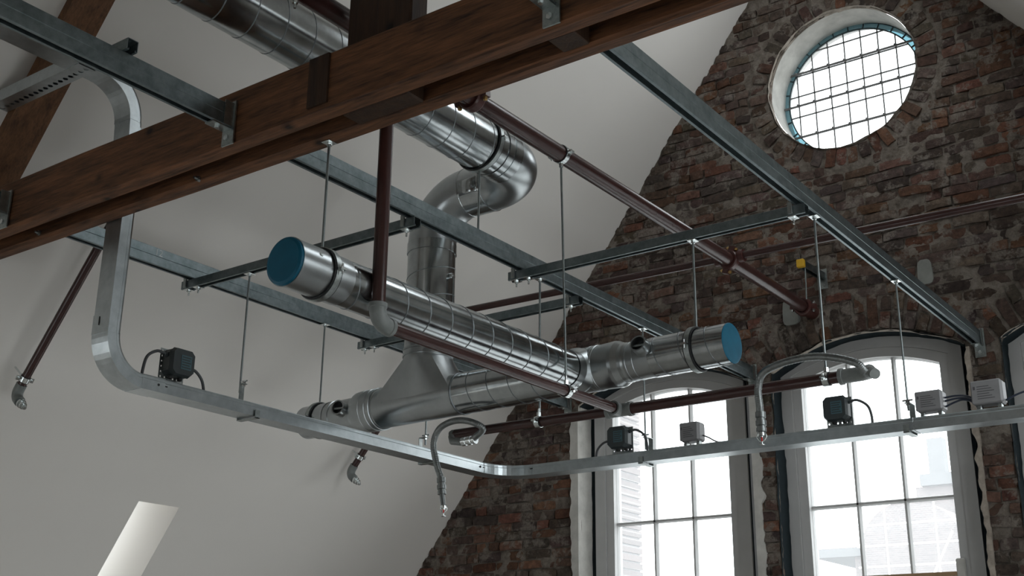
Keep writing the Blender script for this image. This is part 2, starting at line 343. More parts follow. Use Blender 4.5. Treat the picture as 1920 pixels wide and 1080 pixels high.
WX = (-3.69, -2.35, -1.01)     # window centres (frame)
WHW, WZ0 = 0.555, -2.2        # half width of the openings, bottom
OC, OR = (-2.305, 3.722), 0.476    # oculus centre and radius in the wall
RW = ((-5.5, -4.4), (-3.3, -2.6)); RZ = (-3.9, -0.7)     # three tall rear windows
def rear_wall():
    """rear gable with three tall windows below the level of the beams"""
    mb = MB(); xs = sorted({XL0, XR0, *[v for q in RW for v in q]})
    for a, b in zip(xs, xs[1:]):
        for zz in ((ZF, RZ[0]), RZ, (RZ[1], 99)):
            if (a, b) in RW and zz == RZ: continue
            n = 6
            for i in range(n):
                p, q = a+(b-a)*i/n, a+(b-a)*(i+1)/n
                z1p, z1q = min(zz[1], min(RL(p), RR(p))), min(zz[1], min(RL(q), RR(q)))
                z1p, z1q = max(z1p, zz[0]), max(z1q, zz[0])
                mb.add([(p,YB,zz[0]),(q,YB,zz[0]),(q,YB,z1q),(p,YB,z1p),(p,YB-0.3,zz[0]),(q,YB-0.3,zz[0]),(q,YB-0.3,z1q),(p,YB-0.3,z1p)],
                       [(0,1,2,3),(7,6,5,4),(0,4,5,1),(3,2,6,7),(0,3,7,4),(1,5,6,2)])
    struct('wall_rear', mb, 'plaster')
    for i, (a, b) in enumerate(RW):
        w = thing('window_%d' % (5+i), 'x', 'x', ((a+b)/2, YB-0.2, RZ[0])); w['kind'] = 'structure'
        for k in ('label', 'category'): del w[k]
        fm = MB(); z0, z1 = RZ
        for q in (((a,z0),(a+0.05,z1)),((b-0.05,z0),(b,z1)),((a,z0),(b,z0+0.05)),((a,z1-0.05),(b,z1)),((a,-1.9),(b,-1.86)),(((a+b)/2-0.02,z0),((a+b)/2+0.02,z1))):
            fm.box((q[0][0], YB-0.22, q[0][1]), (q[1][0], YB-0.17, q[1][1]))
        part('frame', fm, 'frame', w); part('pane', MB().box((a, YB-0.2, z0), (b, YB-0.195, z1)), 'glass', w)
        portal('window_portal', ((a+b)/2, YB-0.31, (z0+z1)/2), (0, 1, 0), b-a, z1-z0)
rear_wall()
for x in WX: portal('window_portal', (x, YW+0.36, -0.14), (0, -1, 0), 0.86, 4.15)
portal('window_portal', (OC[0], YW+0.36, OC[1]), (0, -1, 0), 0.96, 0.96)

# ------------------------------------------------------------------ the brick gable
def arch_top(x, xc, hw, z0, R2):   # height of the opening's arch
    return z0 - (x-xc)**2/R2
OPEN = [(-3.665, 0.612), (-2.315, 0.575), (-0.975, 0.575)]   # (centre, half width) at the wall face
AZ0, AR2 = 2.045, 2.05
def hole_d(x, z):
    """signed distance (approx.) to the openings, negative inside, with outward direction"""
    best = (9, 0, 0)
    dx, dz = x-OC[0], z-OC[1]; L = math.hypot(dx, dz) or 1e-6
    best = (L-OR, dx/L, dz/L)
    for xc, hw in OPEN:
        sx = abs(x-xc)-hw; g = 1 if x > xc else -1
        zt = arch_top(x, xc, hw, AZ0, AR2); sz = z-zt; sb = WZ0-z
        d = max(sx, sz, sb)
        if d < best[0]:
            if d == sx: best = (d, g, 0)
            elif d == sz:
                sl = 2*(x-xc)/AR2; q = math.hypot(1, sl); best = (d/q, sl/q, 1/q)
            else: best = (d, 0, -1)
    return best
def fbm(x, z, s, o=0.0):
    return noise.fractal(Vector((x*s, z*s, o)), 1.0, 2.0, 4)
def wall_y(x, z):
    """surface of the smeared mortar between the bricks (towards -Y is into the room)"""
    a = fbm(x, z, 12, 3.1)*0.013 + noise.noise(Vector((x*3.1, z*3.1, 9)))*0.008 + noise.noise(Vector((x*45, z*45, 2)))*0.002
    return YW + 0.0065 + a
def gable():
    st = 0.0165; x0, x1, z0, z1 = -5.95, 0.25, -0.35, 5.35; nx, nz = int((x1-x0)/st), int((z1-z0)/st)
    idx = {}; V = []; F = []; D = {}
    def vid(i, j):
        k = (i, j)
        if k in idx: return idx[k]
        x, z = x0+i*st, z0+j*st; d, gx, gz = hole_d(x, z)
        D[k] = d
        if d < 0 and d > -0.03: x -= d*gx; z -= d*gz; 
        top = min(RL(x), RR(x))+0.03
        if z > top: z = top
        idx[k] = len(V); V.append((x, wall_y(x, z) + (0.012 if -0.03 < d < 0.0 else 0), z)); return idx[k]
    for i in range(nx):
        for j in range(nz):
            x, z = x0+(i+0.5)*st, z0+(j+0.5)*st
            if z > min(RL(x), RR(x))+0.05: continue
            if hole_d(x, z)[0] < -0.017: continue
            F.append((vid(i,j), vid(i+1,j), vid(i+1,j+1), vid(i,j+1)))
    me = bpy.data.meshes.new('wall_far'); me.from_pydata(V, [], F); me.polygons.foreach_set('use_smooth', [True]*len(F)); me.materials.append(M['mortar'])
    o = bpy.data.objects.new('wall_far', me); COL.objects.link(o); o['kind'] = 'structure'
    # the rest of the wall below and at the sides, and its outer leaf
    mb = MB()
    for a, b in ((XL0, -5.95), (0.25, XR0)):
        n = 8
        for i in range(n):
            p, q = a+(b-a)*i/n, a+(b-a)*(i+1)/n; zp, zq = min(RL(p), RR(p))+0.03, min(RL(q), RR(q))+0.03
            mb.add([(p,YW,ZF),(q,YW,ZF),(q,YW,zq),(p,YW,zp)], [(0,1,2,3)])
    xs = [-5.95]+[v for xc, hw in OPEN for v in (xc-hw, xc+hw)]+[0.25]
    for k in range(0, len(xs)-1):
        zt = -0.35 if k % 2 == 0 else WZ0
        mb.add([(xs[k],YW,ZF),(xs[k+1],YW,ZF),(xs[k+1],YW,zt),(xs[k],YW,zt)], [(0,1,2,3)])
    part('lower_brickwork', mb, 'mortar', o)
    # outer leaf with the same holes, 0.3 m out
    mb = MB(); st2 = 0.06; n1, n2 = int((XR0-XL0)/st2), int(7.3/st2)
    for i in range(n1):
        for j in range(n2):
            p, q = XL0+i*st2, ZF+j*st2; c = (p+st2/2, q+st2/2)
            if c[1] > min(RL(c[0]), RR(c[0]))+0.3 or hole_d(*c)[0] < 0.0: continue
            y = YW+0.34; mb.add([(p,y,q),(p+st2,y,q),(p+st2,y,q+st2),(p,y,q+st2)], [(3,2,1,0)])
    part('outer_leaf', mb, 'mortar', o)
    return o
wall = gable()

BT = [(0.150,0.086,0.062),(0.125,0.074,0.056),(0.160,0.088,0.060),(0.115,0.078,0.062),(0.145,0.104,0.080),(0.085,0.060,0.052),(0.185,0.095,0.058),(0.150,0.112,0.088),(0.110,0.084,0.070),(0.165,0.076,0.050),(0.130,0.092,0.076),(0.100,0.068,0.056)]
def brick_geo(cx, cz, w, h, ang, bw=4, bh=2):
    """one irregular brick: domed, nibbled front with side walls running into the mortar"""
    ca, sa = math.cos(ang), math.sin(ang); V = []; F = []; sd = random.random()*50
    pr = random.uniform(-0.004, 0.013); tilt = random.uniform(-0.12, 0.12); tilt2 = random.uniform(-0.03, 0.03)
    skew = random.uniform(-0.004, 0.004)
    for j in range(bh+1):
        for i in range(bw+1):
            u, v = (i/bw-0.5)*w, (j/bh-0.5)*h; e = (i in (0, bw)) + (j in (0, bh))
            n1 = noise.noise(Vector((u*14+sd, v*30, 0))); n2 = noise.noise(Vector((u*14, v*30+sd, 5)))
            k = 1 - (0.025 if e == 2 else 0)
            uu, vv = u*k+n1*0.008, v*k+n2*0.006+skew*u/w*2
            dep = pr + n1*0.006 + tilt*v + tilt2*u - (0.007 if e == 2 else 0.002 if e == 1 else 0)
            x, z = cx+uu*ca-vv*sa, cz+uu*sa+vv*ca
            V.append((x, YW-dep, z))
    for j in range(bh):
        for i in range(bw):
            a = j*(bw+1)+i; F.append((a, a+1, a+bw+2, a+bw+1))
    rim = list(range(bw+1)) + [(j+1)*(bw+1)-1 for j in range(1, bh+1)] + [bh*(bw+1)+i for i in range(bw-1, -1, -1)] + [j*(bw+1) for j in range(bh-1, 0, -1)]
    n = len(V)
    for r in rim:
        x, y, z = V[r]; V.append((x+(x-cx)*0.03, YW+0.03, z+(z-cz)*0.03))
    m = len(rim)
    for k in range(m): F.append((rim[k], n+k, n+(k+1) % m, rim[(k+1) % m]))
    return V, F
def bricks():
    L = []
    def ok(x, z, w, h, ang, m=0.0):
        ca, sa = math.cos(ang), math.sin(ang)
        for u, v in ((-.5,-.5),(.5,-.5),(.5,.5),(-.5,.5),(0,0)):
            px, pz = x+u*w*ca-v*h*sa, z+u*w*sa+v*h*ca
            if pz > min(RL(px), RR(px))+0.06 or hole_d(px, pz)[0] < m: return False
        return True
    def inring(x, z):   # zones taken by arches
        dx, dz = x-OC[0], z-OC[1]
        if math.hypot(dx, dz) < OR+0.155: return True
        for xc, hw in OPEN:
            if abs(x-xc) < hw+0.07 and AZ0-0.30 < z:
                zt = AZ0-(x-xc)**2/AR2
                if zt-0.05 < z < zt+0.235: return True
        return False
    z = -0.32; row = 0
    while z < 5.3:
        h = 0.0625+random.uniform(-0.0035, 0.0035)
        x = -5.98 + (0.11 if row % 2 else 0) + random.uniform(-0.03, 0.03)
        while x < 0.3:
            w = random.choice((0.205, 0.215, 0.21, 0.19, 0.105, 0.10, 0.16))*random.uniform(0.94, 1.04)
            cx, cz = x+w/2, z+h/2+math.sin(x*1.3+row)*0.004
            ww, hh = w-0.011, h-0.009*random.uniform(0.6, 1.4)
            if random.random() > 0.03:
                good = []; K = 14
                for t in range(K+1):
                    px = x+0.005+ww*t/K
                    good.append(all(hole_d(px, pz)[0] > 0.003 and pz < min(RL(px), RR(px))+0.03 for pz in (cz-hh/2, cz+hh/2)) and not inring(px, cz))
                best = (0, 0); t = 0
                while t <= K:
                    if good[t]:
                        e = t
                        while e < K and good[e+1]: e += 1
                        if e-t > best[1]-best[0]: best = (t, e)
                        t = e
                    t += 1
                l = ww*(best[1]-best[0])/K
                if l > 0.035: L.append((x+0.005+ww*(best[0]+best[1])/2/K, cz, l, hh, random.uniform(-0.02, 0.02) if l > 0.08 else 0))
            x += w
        z += h; row += 1
    # soldier arch over each window
    for xc, hw in OPEN:
        n = int(2*(hw+0.06)/0.068)
        for i in range(n+1):
            x = xc-hw-0.05+(2*hw+0.10)*i/n; zt = AZ0-(x-xc)**2/AR2; sl = 2*(x-xc)/AR2; a = math.atan(sl*0.95)
            nx_, nz_ = math.sin(a), math.cos(a)
            if random.random() < 0.55:
                for k, (c, l) in enumerate(((0.055, 0.10), (0.165, 0.10))):
                    cx, cz = x+nx_*c, zt+nz_*c+0.006
                    if ok(cx, cz, 0.055, l, -a, -0.01): L.append((cx, cz, 0.057, l, -a))
            else:
                cx, cz = x+nx_*0.11, zt+nz_*0.11+0.006
                if ok(cx, cz, 0.055, 0.19, -a, -0.01): L.append((cx, cz, 0.057, 0.205, -a))
    # ring of headers round the oculus
    n = 46
    for i in range(n):
        a = 2*PI*(i+random.uniform(-.12,.12))/n; rr = OR+0.07+random.uniform(-0.006, 0.006)
        L.append((OC[0]+math.cos(a)*rr, OC[1]+math.sin(a)*rr, 0.060, 0.118+random.uniform(-0.02,0.02), a-PI/2))
    # apparent size in the photo, nearest first
    def size(b):
        P = Vector((b[0], YW, b[1])); w = P.dot(fw); px = 960+CAM_F*P.dot(rt)/w; py = 540-CAM_F*P.dot(up)/w
        vis = -20 < px < 1940 and -20 < py < 1100
        return (1 if vis else 0)*b[2]*b[3]/w/w*(YW/P.length)
    L.sort(key=size, reverse=True)
    V = []; F = []; C = []
    for k, (cx, cz, w, h, a) in enumerate(L):
        t = random.choice(BT); g = random.uniform(0.6, 1.15); col = (t[0]*g, t[1]*g*random.uniform(.95,1.08), t[2]*g*random.uniform(.95,1.1), 1)
        v, f = brick_geo(cx, cz, w, h, a, 4 if w > 0.08 else 2, 2 if h < 0.08 else 4)
        if k < 300:
            me = bpy.data.meshes.new('brick'); o0 = Vector((cx, YW, cz)); me.from_pydata([tuple(Vector(p)-o0) for p in v], [], f); me.materials.append(M['brick'])
            at = me.attributes.new('tone', 'FLOAT_COLOR', 'FACE'); at.data.foreach_set('color', list(col)*len(f))
            o = bpy.data.objects.new('brick', me); COL.objects.link(o); o.parent = wall; o.location = o0
        else:
            n = len(V); V += v; F += [tuple(i+n for i in q) for q in f]; C += list(col)*len(f)
    me = bpy.data.meshes.new('brickwork'); me.from_pydata(V, [], F); me.materials.append(M['brick'])
    at = me.attributes.new('tone', 'FLOAT_COLOR', 'FACE'); at.data.foreach_set('color', C)
    o = bpy.data.objects.new('brickwork', me); COL.objects.link(o); o.parent = wall; o['kind'] = 'stuff'
    print('bricks', len(L), len(F))
bricks()

# reveals of the openings
def outline(xc, hw, z0, R2, zb, n=20):
    pts = [(xc-hw, zb)]
    pts += [(xc-hw+2*hw*i/n, z0-(-hw+2*hw*i/n)**2/R2) for i in range(n+1)]
    return pts+[(xc+hw, zb)]
def rough_strip(loop, y0, y1, amp, ny=5, sub=8, closed=False, seed=0):
    mb = MB(); P = []
    rng = range(len(loop)) if closed else range(len(loop)-1)
    for i in rng:
        a, b = Vector(loop[i]), Vector(loop[(i+1) % len(loop)]); m = max(1, int((b-a).length/0.03))
        P += [a.lerp(b, k/m) for k in range(m)]
    if not closed: P.append(Vector(loop[-1]))
    n = len(P); V = []
    for i, p in enumerate(P):
        q = P[(i+1) % n] if (closed or i < n-1) else P[i]; r_ = P[i-1] if (closed or i > 0) else P[i]
        t = (q-r_).normalized(); nn = Vector((-t.y, t.x))
        for j in range(ny+1):
            y = y0+(y1-y0)*j/ny; d = noise.fractal(Vector((p.x*9, p.y*9, y*9+seed)), 1, 2, 3)*amp*(1 if j < ny else 0)
            V.append((p.x+nn.x*d, y, p.y+nn.y*d))
    m = n if closed else n-1
    mb.add(V, [(i*(ny+1)+j, i*(ny+1)+j+1, ((i+1) % n)*(ny+1)+j+1, ((i+1) % n)*(ny+1)+j) for i in range(m) for j in range(ny)], True); return mb
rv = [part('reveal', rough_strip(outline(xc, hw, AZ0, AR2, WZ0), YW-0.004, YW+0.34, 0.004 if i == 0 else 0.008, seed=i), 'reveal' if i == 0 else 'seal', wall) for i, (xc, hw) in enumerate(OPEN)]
rv[0]['label'] = 'smooth grey plastered reveal'
part('membrane', rough_strip([(x, z-0.006) for x, z in outline(OPEN[0][0], OPEN[0][1], AZ0, AR2, WZ0)[1:-1]], YW+0.004, YW+0.15, 0.002), 'seal', wall, 'dark membrane under the brick arch')
ringpts = [(OC[0]+OR*math.cos(2*PI*i/96), OC[1]+OR*math.sin(2*PI*i/96)) for i in range(96)]
part('reveal', rough_strip(ringpts, YW+0.035, YW+0.34, 0.0035, 6, closed=True), 'reveal', wall, 'round pale plastered reveal')
# broken brick lip round the oculus
lip = rough_strip([(OC[0]+(OR+0.004)*math.cos(2*PI*i/96), OC[1]+(OR+0.004)*math.sin(2*PI*i/96)) for i in range(96)], YW-0.012, YW+0.05, 0.012, 3, closed=True, seed=4)
part('broken_edge', lip, 'pale_mortar', wall, 'broken pale edge round the oculus')
for xc, hw in OPEN[1:]:
    part('mortar_edge', rough_strip([(x, z-0.002) for x, z in outline(xc, hw-0.004, AZ0, AR2, WZ0, 40)[1:-1]], YW-0.014, YW+0.03, 0.012, 3, seed=7), 'pale_mortar', wall, 'pale broken mortar edge of the opening')
part('mortar_edge', rough_strip([(x, z-0.002) for x, z in outline(OPEN[0][0], OPEN[0][1]-0.004, AZ0, AR2, WZ0, 40)[1:-1]], YW-0.014, YW+0.02, 0.010, 3, seed=7), 'pale_mortar', wall, 'pale broken mortar edge of the opening')
# plaster margins left and right of the left window
def margin(x0, x1, z0, z1, seed):
    mb = MB(); n = int((z1-z0)/0.015); V = []
    for j in range(n+1):
        z = z0+(z1-z0)*j/n; a = x0+noise.fractal(Vector((seed, z*11, 0)), 1, 2, 3)*0.018 if seed > 0 else x0
        b = x1 if seed > 0 else x1+noise.fractal(Vector((seed, z*11, 0)), 1, 2, 3)*0.022
        for x in (a, b): V.append((x, YW-0.016, z))
        for x in (a, b): V.append((x, YW+0.02, z))
    F = []
    for j in range(n):
        k = 4*j; F += [(k,k+1,k+5,k+4),(k+2,k,k+4,k+6),(k+1,k+3,k+7,k+5)]
    return MB().add(V, F)
part('plaster_margin', margin(-4.335, -4.277, WZ0, 1.80, 2.2), 'reveal', wall, 'pale plaster strip on the wall face')
part('plaster_margin', margin(-3.053, -2.985, WZ0, 1.78, -3.3), 'reveal', wall, 'pale plaster strip on the wall face')
part('mortar_edge', margin(-1.743, -1.715, WZ0, 1.86, 5.1), 'pale_mortar', wall, 'pale broken mortar edge of the brick pier')
mb = MB()
for i in range(60):
    z = WZ0+0.1+i*0.042
    if z < 1.72: mb.lathe([(0, 0.0001), (0.0015, 0.0045)], (-3.035+0.006*(i % 2), YW-0.0185, z), (0, 1, 0), 6)
part('corner_bead', MB().box((-3.052, YW-0.0185, WZ0), (-3.040, YW-0.010, 1.77)), 'box_grey', wall, 'perforated plaster corner bead')
# grey cement patches in the brickwork
for cx, cz, w, h in ((-2.735, 2.245, 0.10, 0.17), (-1.91, 2.335, 0.085, 0.15)):
    V = []; n = 14
    for i in range(n):
        a = 2*PI*i/n; V.append((cx+w/2*math.copysign(abs(math.cos(a))**0.5, math.cos(a))*(1-0.12*math.sin(a)), YW-0.014, cz+h/2*math.copysign(abs(math.sin(a))**0.5, math.sin(a))))
    V2 = [(x, YW+0.02, z) for x, y, z in V]
    part('cement_patch', MB().add(V+V2, [tuple(range(n))]+[(i, n+i, n+(i+1) % n, (i+1) % n) for i in range(n)]), 'cement', wall, 'smooth grey cement patch')

# ------------------------------------------------------------------ gable windows
YG = 6.82
GHW, GZ0, GR2 = 0.418, 1.93, 1.96
def arched_band(xc, hw_o, z0_o, R2_o, hw_i, z0_i, R2_i, zb, y0, y1, n=24):
    """frame between two arched outlines"""
    O = outline(xc, hw_o, z0_o, R2_o, zb, n); I = outline(xc, hw_i, z0_i, R2_i, zb, n); m = len(O)
    V = [(x, y0, z) for x, z in O]+[(x, y0, z) for x, z in I]+[(x, y1, z) for x, z in O]+[(x, y1, z) for x, z in I]; F = []
    for i in range(m-1):
        F += [(i, i+1, m+i+1, m+i), (2*m+i, 3*m+i, 3*m+i+1, 2*m+i+1), (i, 2*m+i, 2*m+i+1, i+1), (m+i, m+i+1, 3*m+i+1, 3*m+i)]
    F += [(0, m, 3*m, 2*m), (m-1, 3*m-1, 4*m-1, 2*m-1)]
    return MB().add(V, F)
def window(n, xc):
    w = thing('window_%d' % n, 'x', 'x', (xc, YG, WZ0)); w['kind'] = 'structure'
    for k in ('label', 'category'): del w[k]
    part('seal', arched_band(xc, 0.575+0.03, 2.075, 2.3, 0.545, 2.035, 2.46, WZ0, 6.752, 6.80), 'seal', w, 'dark joint round the frame')
    part('outer_frame', arched_band(xc, 0.550, 2.045, 2.46, 0.475, 1.985, 2.2, WZ0, 6.735, 6.86), 'frame', w)
    part('sash_frame', arched_band(xc, 0.4735, 1.9835, 2.2, GHW, GZ0, GR2, WZ0, 6.752, 6.85), 'frame', w)
    part('bead', arched_band(xc, GHW+0.012, GZ0+0.012, GR2, GHW-0.001, GZ0-0.001, GR2, WZ0, 6.79, 6.84), 'frame', w)
    part('bottom_rail', MB().box((xc-GHW-0.055, 6.75, 0.625), (xc+GHW+0.055, 6.85, 0.672)), 'frame', w)
    part('rail_cap', MB().box((xc-GHW, 6.742, 0.655), (xc+GHW, 6.756, 0.677)), 'ply', w, 'raw wooden edge of the rail')
    part('sill', MB().box((xc-0.57, YW-0.04, WZ0-0.04), (xc+0.57, 6.86, WZ0+0.02)), 'frame', w)
    xs = [xc-GHW, xc-0.139, xc+0.139, xc+GHW]
    prof = [(-0.006, -0.034), (0.006, -0.034), (0.0125, -0.012), (0.0125, 0.0), (0.006, 0.012), (-0.006, 0.012), (-0.0125, 0.0), (-0.0125, -0.012)]
    for x in xs[1:3]:
        part('glazing_bar', MB().prism(prof, (x, YG, WZ0), (x, YG, GZ0-(x-xc)**2/GR2+0.004), (1, 0, 0), (0, 1, 0)), 'frame', w)
    zs = [WZ0, -1.77, -1.36, -0.95, -0.55, -0.15, 0.25, 0.65, 1.087, 1.505, 9]
    for z in zs[1:-1]:
        if z == 0.65: continue
        part('glazing_bar', MB().prism(prof, (xc-GHW, YG, z), (xc+GHW, YG, z), (0, 0, 1), (0, 1, 0)), 'frame', w)
    for a, b in zip(xs, xs[1:]):
        for c, d in zip(zs, zs[1:]):
            n_ = 6; V = []
            for y in (YG-0.002, YG+0.002):
                V += [(a, y, c), (b, y, c)]+[(b+(a-b)*i/n_, y, min(d, GZ0-((b+(a-b)*i/n_)-xc)**2/GR2)) for i in range(n_+1)]
            m = n_+3; F = [tuple(range(m)), tuple(range(2*m-1, m-1, -1))]+[(i, m+i, m+(i+1) % m, (i+1) % m) for i in range(m)]
            part('pane', MB().add(V, F), 'glass', w)
    return w
W1, W2, W3 = (window(i+1, x) for i, x in enumerate(WX))
# stay lath screwed to the right sash
part('wooden_block', MB().cbox((-1.955, 6.735, 0.60), (-1.905, 6.752, 0.745), 0.006), 'reveal', W2, 'pale wooden block')

def oculus():
    w = thing('window_4', 'x', 'x', (OC[0], 6.85, OC[1]-OR)); w['kind'] = 'structure'
    for k in ('label', 'category'): del w[k]
    cx, cz = OC[0]-0.008, OC[1]+0.006; R, Ri = OR, OR-0.040; y0, y1 = 6.846, 6.854
    part('edge_lead', MB().lathe([(0, R+0.004), (0, R-0.004), (0.012, R-0.004), (0.012, R+0.004), (0, R+0.004)], (cx, 6.844, cz), (0, 1, 0), 96), 'lead_dark', w)
    part('inner_lead', MB().lathe([(0, Ri+0.004), (0, Ri-0.004), (0.012, Ri-0.004), (0.012, Ri+0.004), (0, Ri+0.004)], (cx, 6.843, cz), (0, 1, 0), 96), 'lead_dark', w)
    n = 28
    for i in range(n):
        a0, a1 = 2*PI*i/n, 2*PI*(i+1)/n; V = []; k = 5
        for y in (y0, y1):
            for r in (Ri, R-0.003):
                V += [(cx+r*math.cos(a0+(a1-a0)*q/k), y, cz+r*math.sin(a0+(a1-a0)*q/k)) for q in range(k+1)]
        m = k+1; F = []
        for q in range(k): F += [(q, q+1, m+q+1, m+q), (2*m+q, 3*m+q, 3*m+q+1, 2*m+q+1)]
        part('border_pane', MB().add(V, F), 'glass_blue', w)
        ax = Vector((math.cos(a0), 0, math.sin(a0))); tn = Vector((-math.sin(a0), 0, math.cos(a0)))
        part('lead_strip', MB().prism([(-0.003, -0.006), (0.003, -0.006), (0.003, 0.006), (-0.003, 0.006)], Vector((cx, 6.85, cz))+ax*Ri, Vector((cx, 6.85, cz))+ax*R, tn, (0, 1, 0)), 'lead_dark', w)
    px, pz = 0.1115, 0.149
    xs = [cx+(i-0.5-3)*px+0.02 for i in range(0, 9)]; zs = [cz+0.005+(j-1.55)*pz for j in range(-2, 6)]
    sq = [(-0.0038, -0.005), (0.0038, -0.005), (0.0038, 0.005), (-0.0038, 0.005)]
    for x in xs:
        h = Ri**2-(x-cx)**2
        if h > 0.002: h = math.sqrt(h); part('lead_strip', MB().prism(sq, (x, 6.85, cz-h), (x, 6.85, cz+h), (1, 0, 0), (0, 1, 0)), 'lead', w)
    for z in zs:
        h = Ri**2-(z-cz)**2
        if h > 0.002: h = math.sqrt(h); part('lead_strip', MB().prism(sq, (cx-h, 6.85, z), (cx+h, 6.85, z), (0, 0, 1), (0, 1, 0)), 'lead', w)
    for z in (cz+0.227, cz-0.005, cz-0.232):
        h = math.sqrt(R**2-(z-cz)**2)
        b = part('saddle_bar', MB().prism([(-0.006, -0.005), (0.006, -0.005), (0.006, 0.005), (-0.006, 0.005)], (cx-h, 6.832, z), (cx+h, 6.832, z), (0, 0, 1), (0, 1, 0)), 'lead', w)
        for x in xs:
            if abs(x-cx) < h-0.03: part('tie', MB().cbox((x-0.007, 6.820, z-0.003), (x+0.007, 6.848, z+0.012), 0.002), 'lead', b)
    X = [cx-Ri]+[x for x in xs if abs(x-cx) < Ri-0.01]+[cx+Ri]; Z = [cz-Ri]+[z for z in zs if abs(z-cz) < Ri-0.01]+[cz+Ri]
    for a, b in zip(X, X[1:]):
        for c, d in zip(Z, Z[1:]):
            P = []
            k = 6
            for (p, q, r_, s_) in ((a,c,b,c),(b,c,b,d),(b,d,a,d),(a,d,a,c)):
                P += [(p+(r_-p)*t/k, q+(s_-q)*t/k) for t in range(k)]
            P2 = []
            for x, z in P:
                L = math.hypot(x-cx, z-cz)
                if L > Ri: x, z = cx+(x-cx)*Ri/L, cz+(z-cz)*Ri/L
                P2.append((x, z))
            cxm, czm = sum(p[0] for p in P2)/len(P2), sum(p[1] for p in P2)/len(P2)
            if all(math.hypot(x-cx, z-cz) > Ri for x, z in P) : continue
            m = len(P2); V = [(x, 6.848, z) for x, z in P2]+[(x, 6.852, z) for x, z in P2]
            part('pane', MB().add(V, [tuple(range(m)), tuple(range(2*m-1, m-1, -1))]+[(i, m+i, m+(i+1) % m, (i+1) % m) for i in range(m)]), 'glass', w)
oculus()
# ------------------------------------------------------------------ timber truss
ZT0, ZT1 = 1.785, 2.0
def plank(y0, y1, name, label, cut=None):
    prof = [(y0+0.010, ZT0), (y1-0.004, ZT0), (y1, ZT0+0.004), (y1, ZT1-0.004), (y1-0.004, ZT1), (y0+0.005, ZT1), (y0, ZT1-0.006), (y0, ZT0+0.012)]
    bm = bmesh.new(); xs = [-4.96+0.12*i for i in range(45)]+[0.33]; V = []
    for i, x in enumerate(xs):
        ring = []
        for y, z in prof:
            w1 = noise.noise(Vector((x*1.7, y*9, z*9)))*0.0035; w2 = noise.noise(Vector((x*1.7+40, y*9, z*9)))*0.003
            ring.append(bm.verts.new((x, y+w1, z+w2)))
        V.append(ring)
    n = len(prof)
    for a, b in zip(V, V[1:]):
        for k in range(n): bm.faces.new((a[k], a[(k+1) % n], b[(k+1) % n], b[k]))
    bm.faces.new(list(reversed(V[0]))); bm.faces.new(V[-1]); bmesh.ops.recalc_face_normals(bm, faces=bm.faces[:])
    mb = MB(); bm.verts.index_update(); mb.add([v.co.copy() for v in bm.verts], [tuple(v.index for v in f.verts) for f in bm.faces]); bm.free()
    return single(name, mb, 'wood', label, 'beam', (-2.3, y0, ZT0))
near_pl = plank(2.440, 2.495, 'tie_beam', 'brown old pine tie beam, the nearer of the pair, with knots and brackets on its face')
far_pl = plank(2.583, 2.638, 'tie_beam', 'farther of the two parallel brown pine tie beams, seen from below behind the gap')
part('iron_bolt', MB().hexnut((-3.33, 2.580, 1.80), (0, 1, 0), 0.011, 0.012).sweep([(-3.33, 2.585, 1.80), (-3.33, 2.56, 1.80)], 0.005, 8), 'galv_dark', far_pl, 'small bolt head')
part('iron_bolt', MB().hexnut((-4.33, 2.580, 1.81), (0, 1, 0), 0.011, 0.012).sweep([(-4.33, 2.585, 1.81), (-4.33, 2.56, 1.81)], 0.005, 8), 'galv_dark', far_pl, 'small bolt head')
# dark strip standing in for the shade of a recess in the near plank
part('recess_shade_strip', MB().box((-2.625, 2.4315, 1.815), (-2.535, 2.4405, 1.995)), 'wood_dark', near_pl, 'dark strip for the shaded recess in the face')
kp = MB().cbox((-2.525, 2.4975, 1.787), (-2.245, 2.5805, 4.95), 0.006)
single('king_post', kp, 'wood_dark', 'dark upright timber king post rising between the two tie beams', 'post', (-2.385, 2.54, 1.787))
single('spacer_block', MB().cbox((-1.715, 2.4965, 1.790), (-1.625, 2.5815, 1.93), 0.003), 'wood_dark', 'short dark wooden block bridging the gap between the two tie beams at the right', 'block', (-1.67, 2.54, 1.79))
def rafter(label):
    """sloping rafter against the plaster, standing on the tie beams"""
    off = 0.048*math.hypot(1.3224, 1)/1.3224; zc = ZT1+0.002; inv = lambda z: (z-8.294)/1.3224
    q = [(inv(zc), zc), (inv(zc)+off, zc), (-2.60+off, RL(-2.60)), (-2.60, RL(-2.60))]
    return single('principal_rafter', MB().prism([(x+0.001, z) for x, z in q], (0, 2.447, 0), (0, 2.612, 0), (1, 0, 0), (0, 0, 1)), 'wood_rafter', label, 'beam', (q[0][0], 2.53, zc))
M['wood_rafter'] = wood('weathered_rafter', (0.060, 0.028, 0.013), (0.19, 0.090, 0.042), (5, 9, 3), False)
rafter('dark brown sloping rafter against the white roof slope at the upper left')

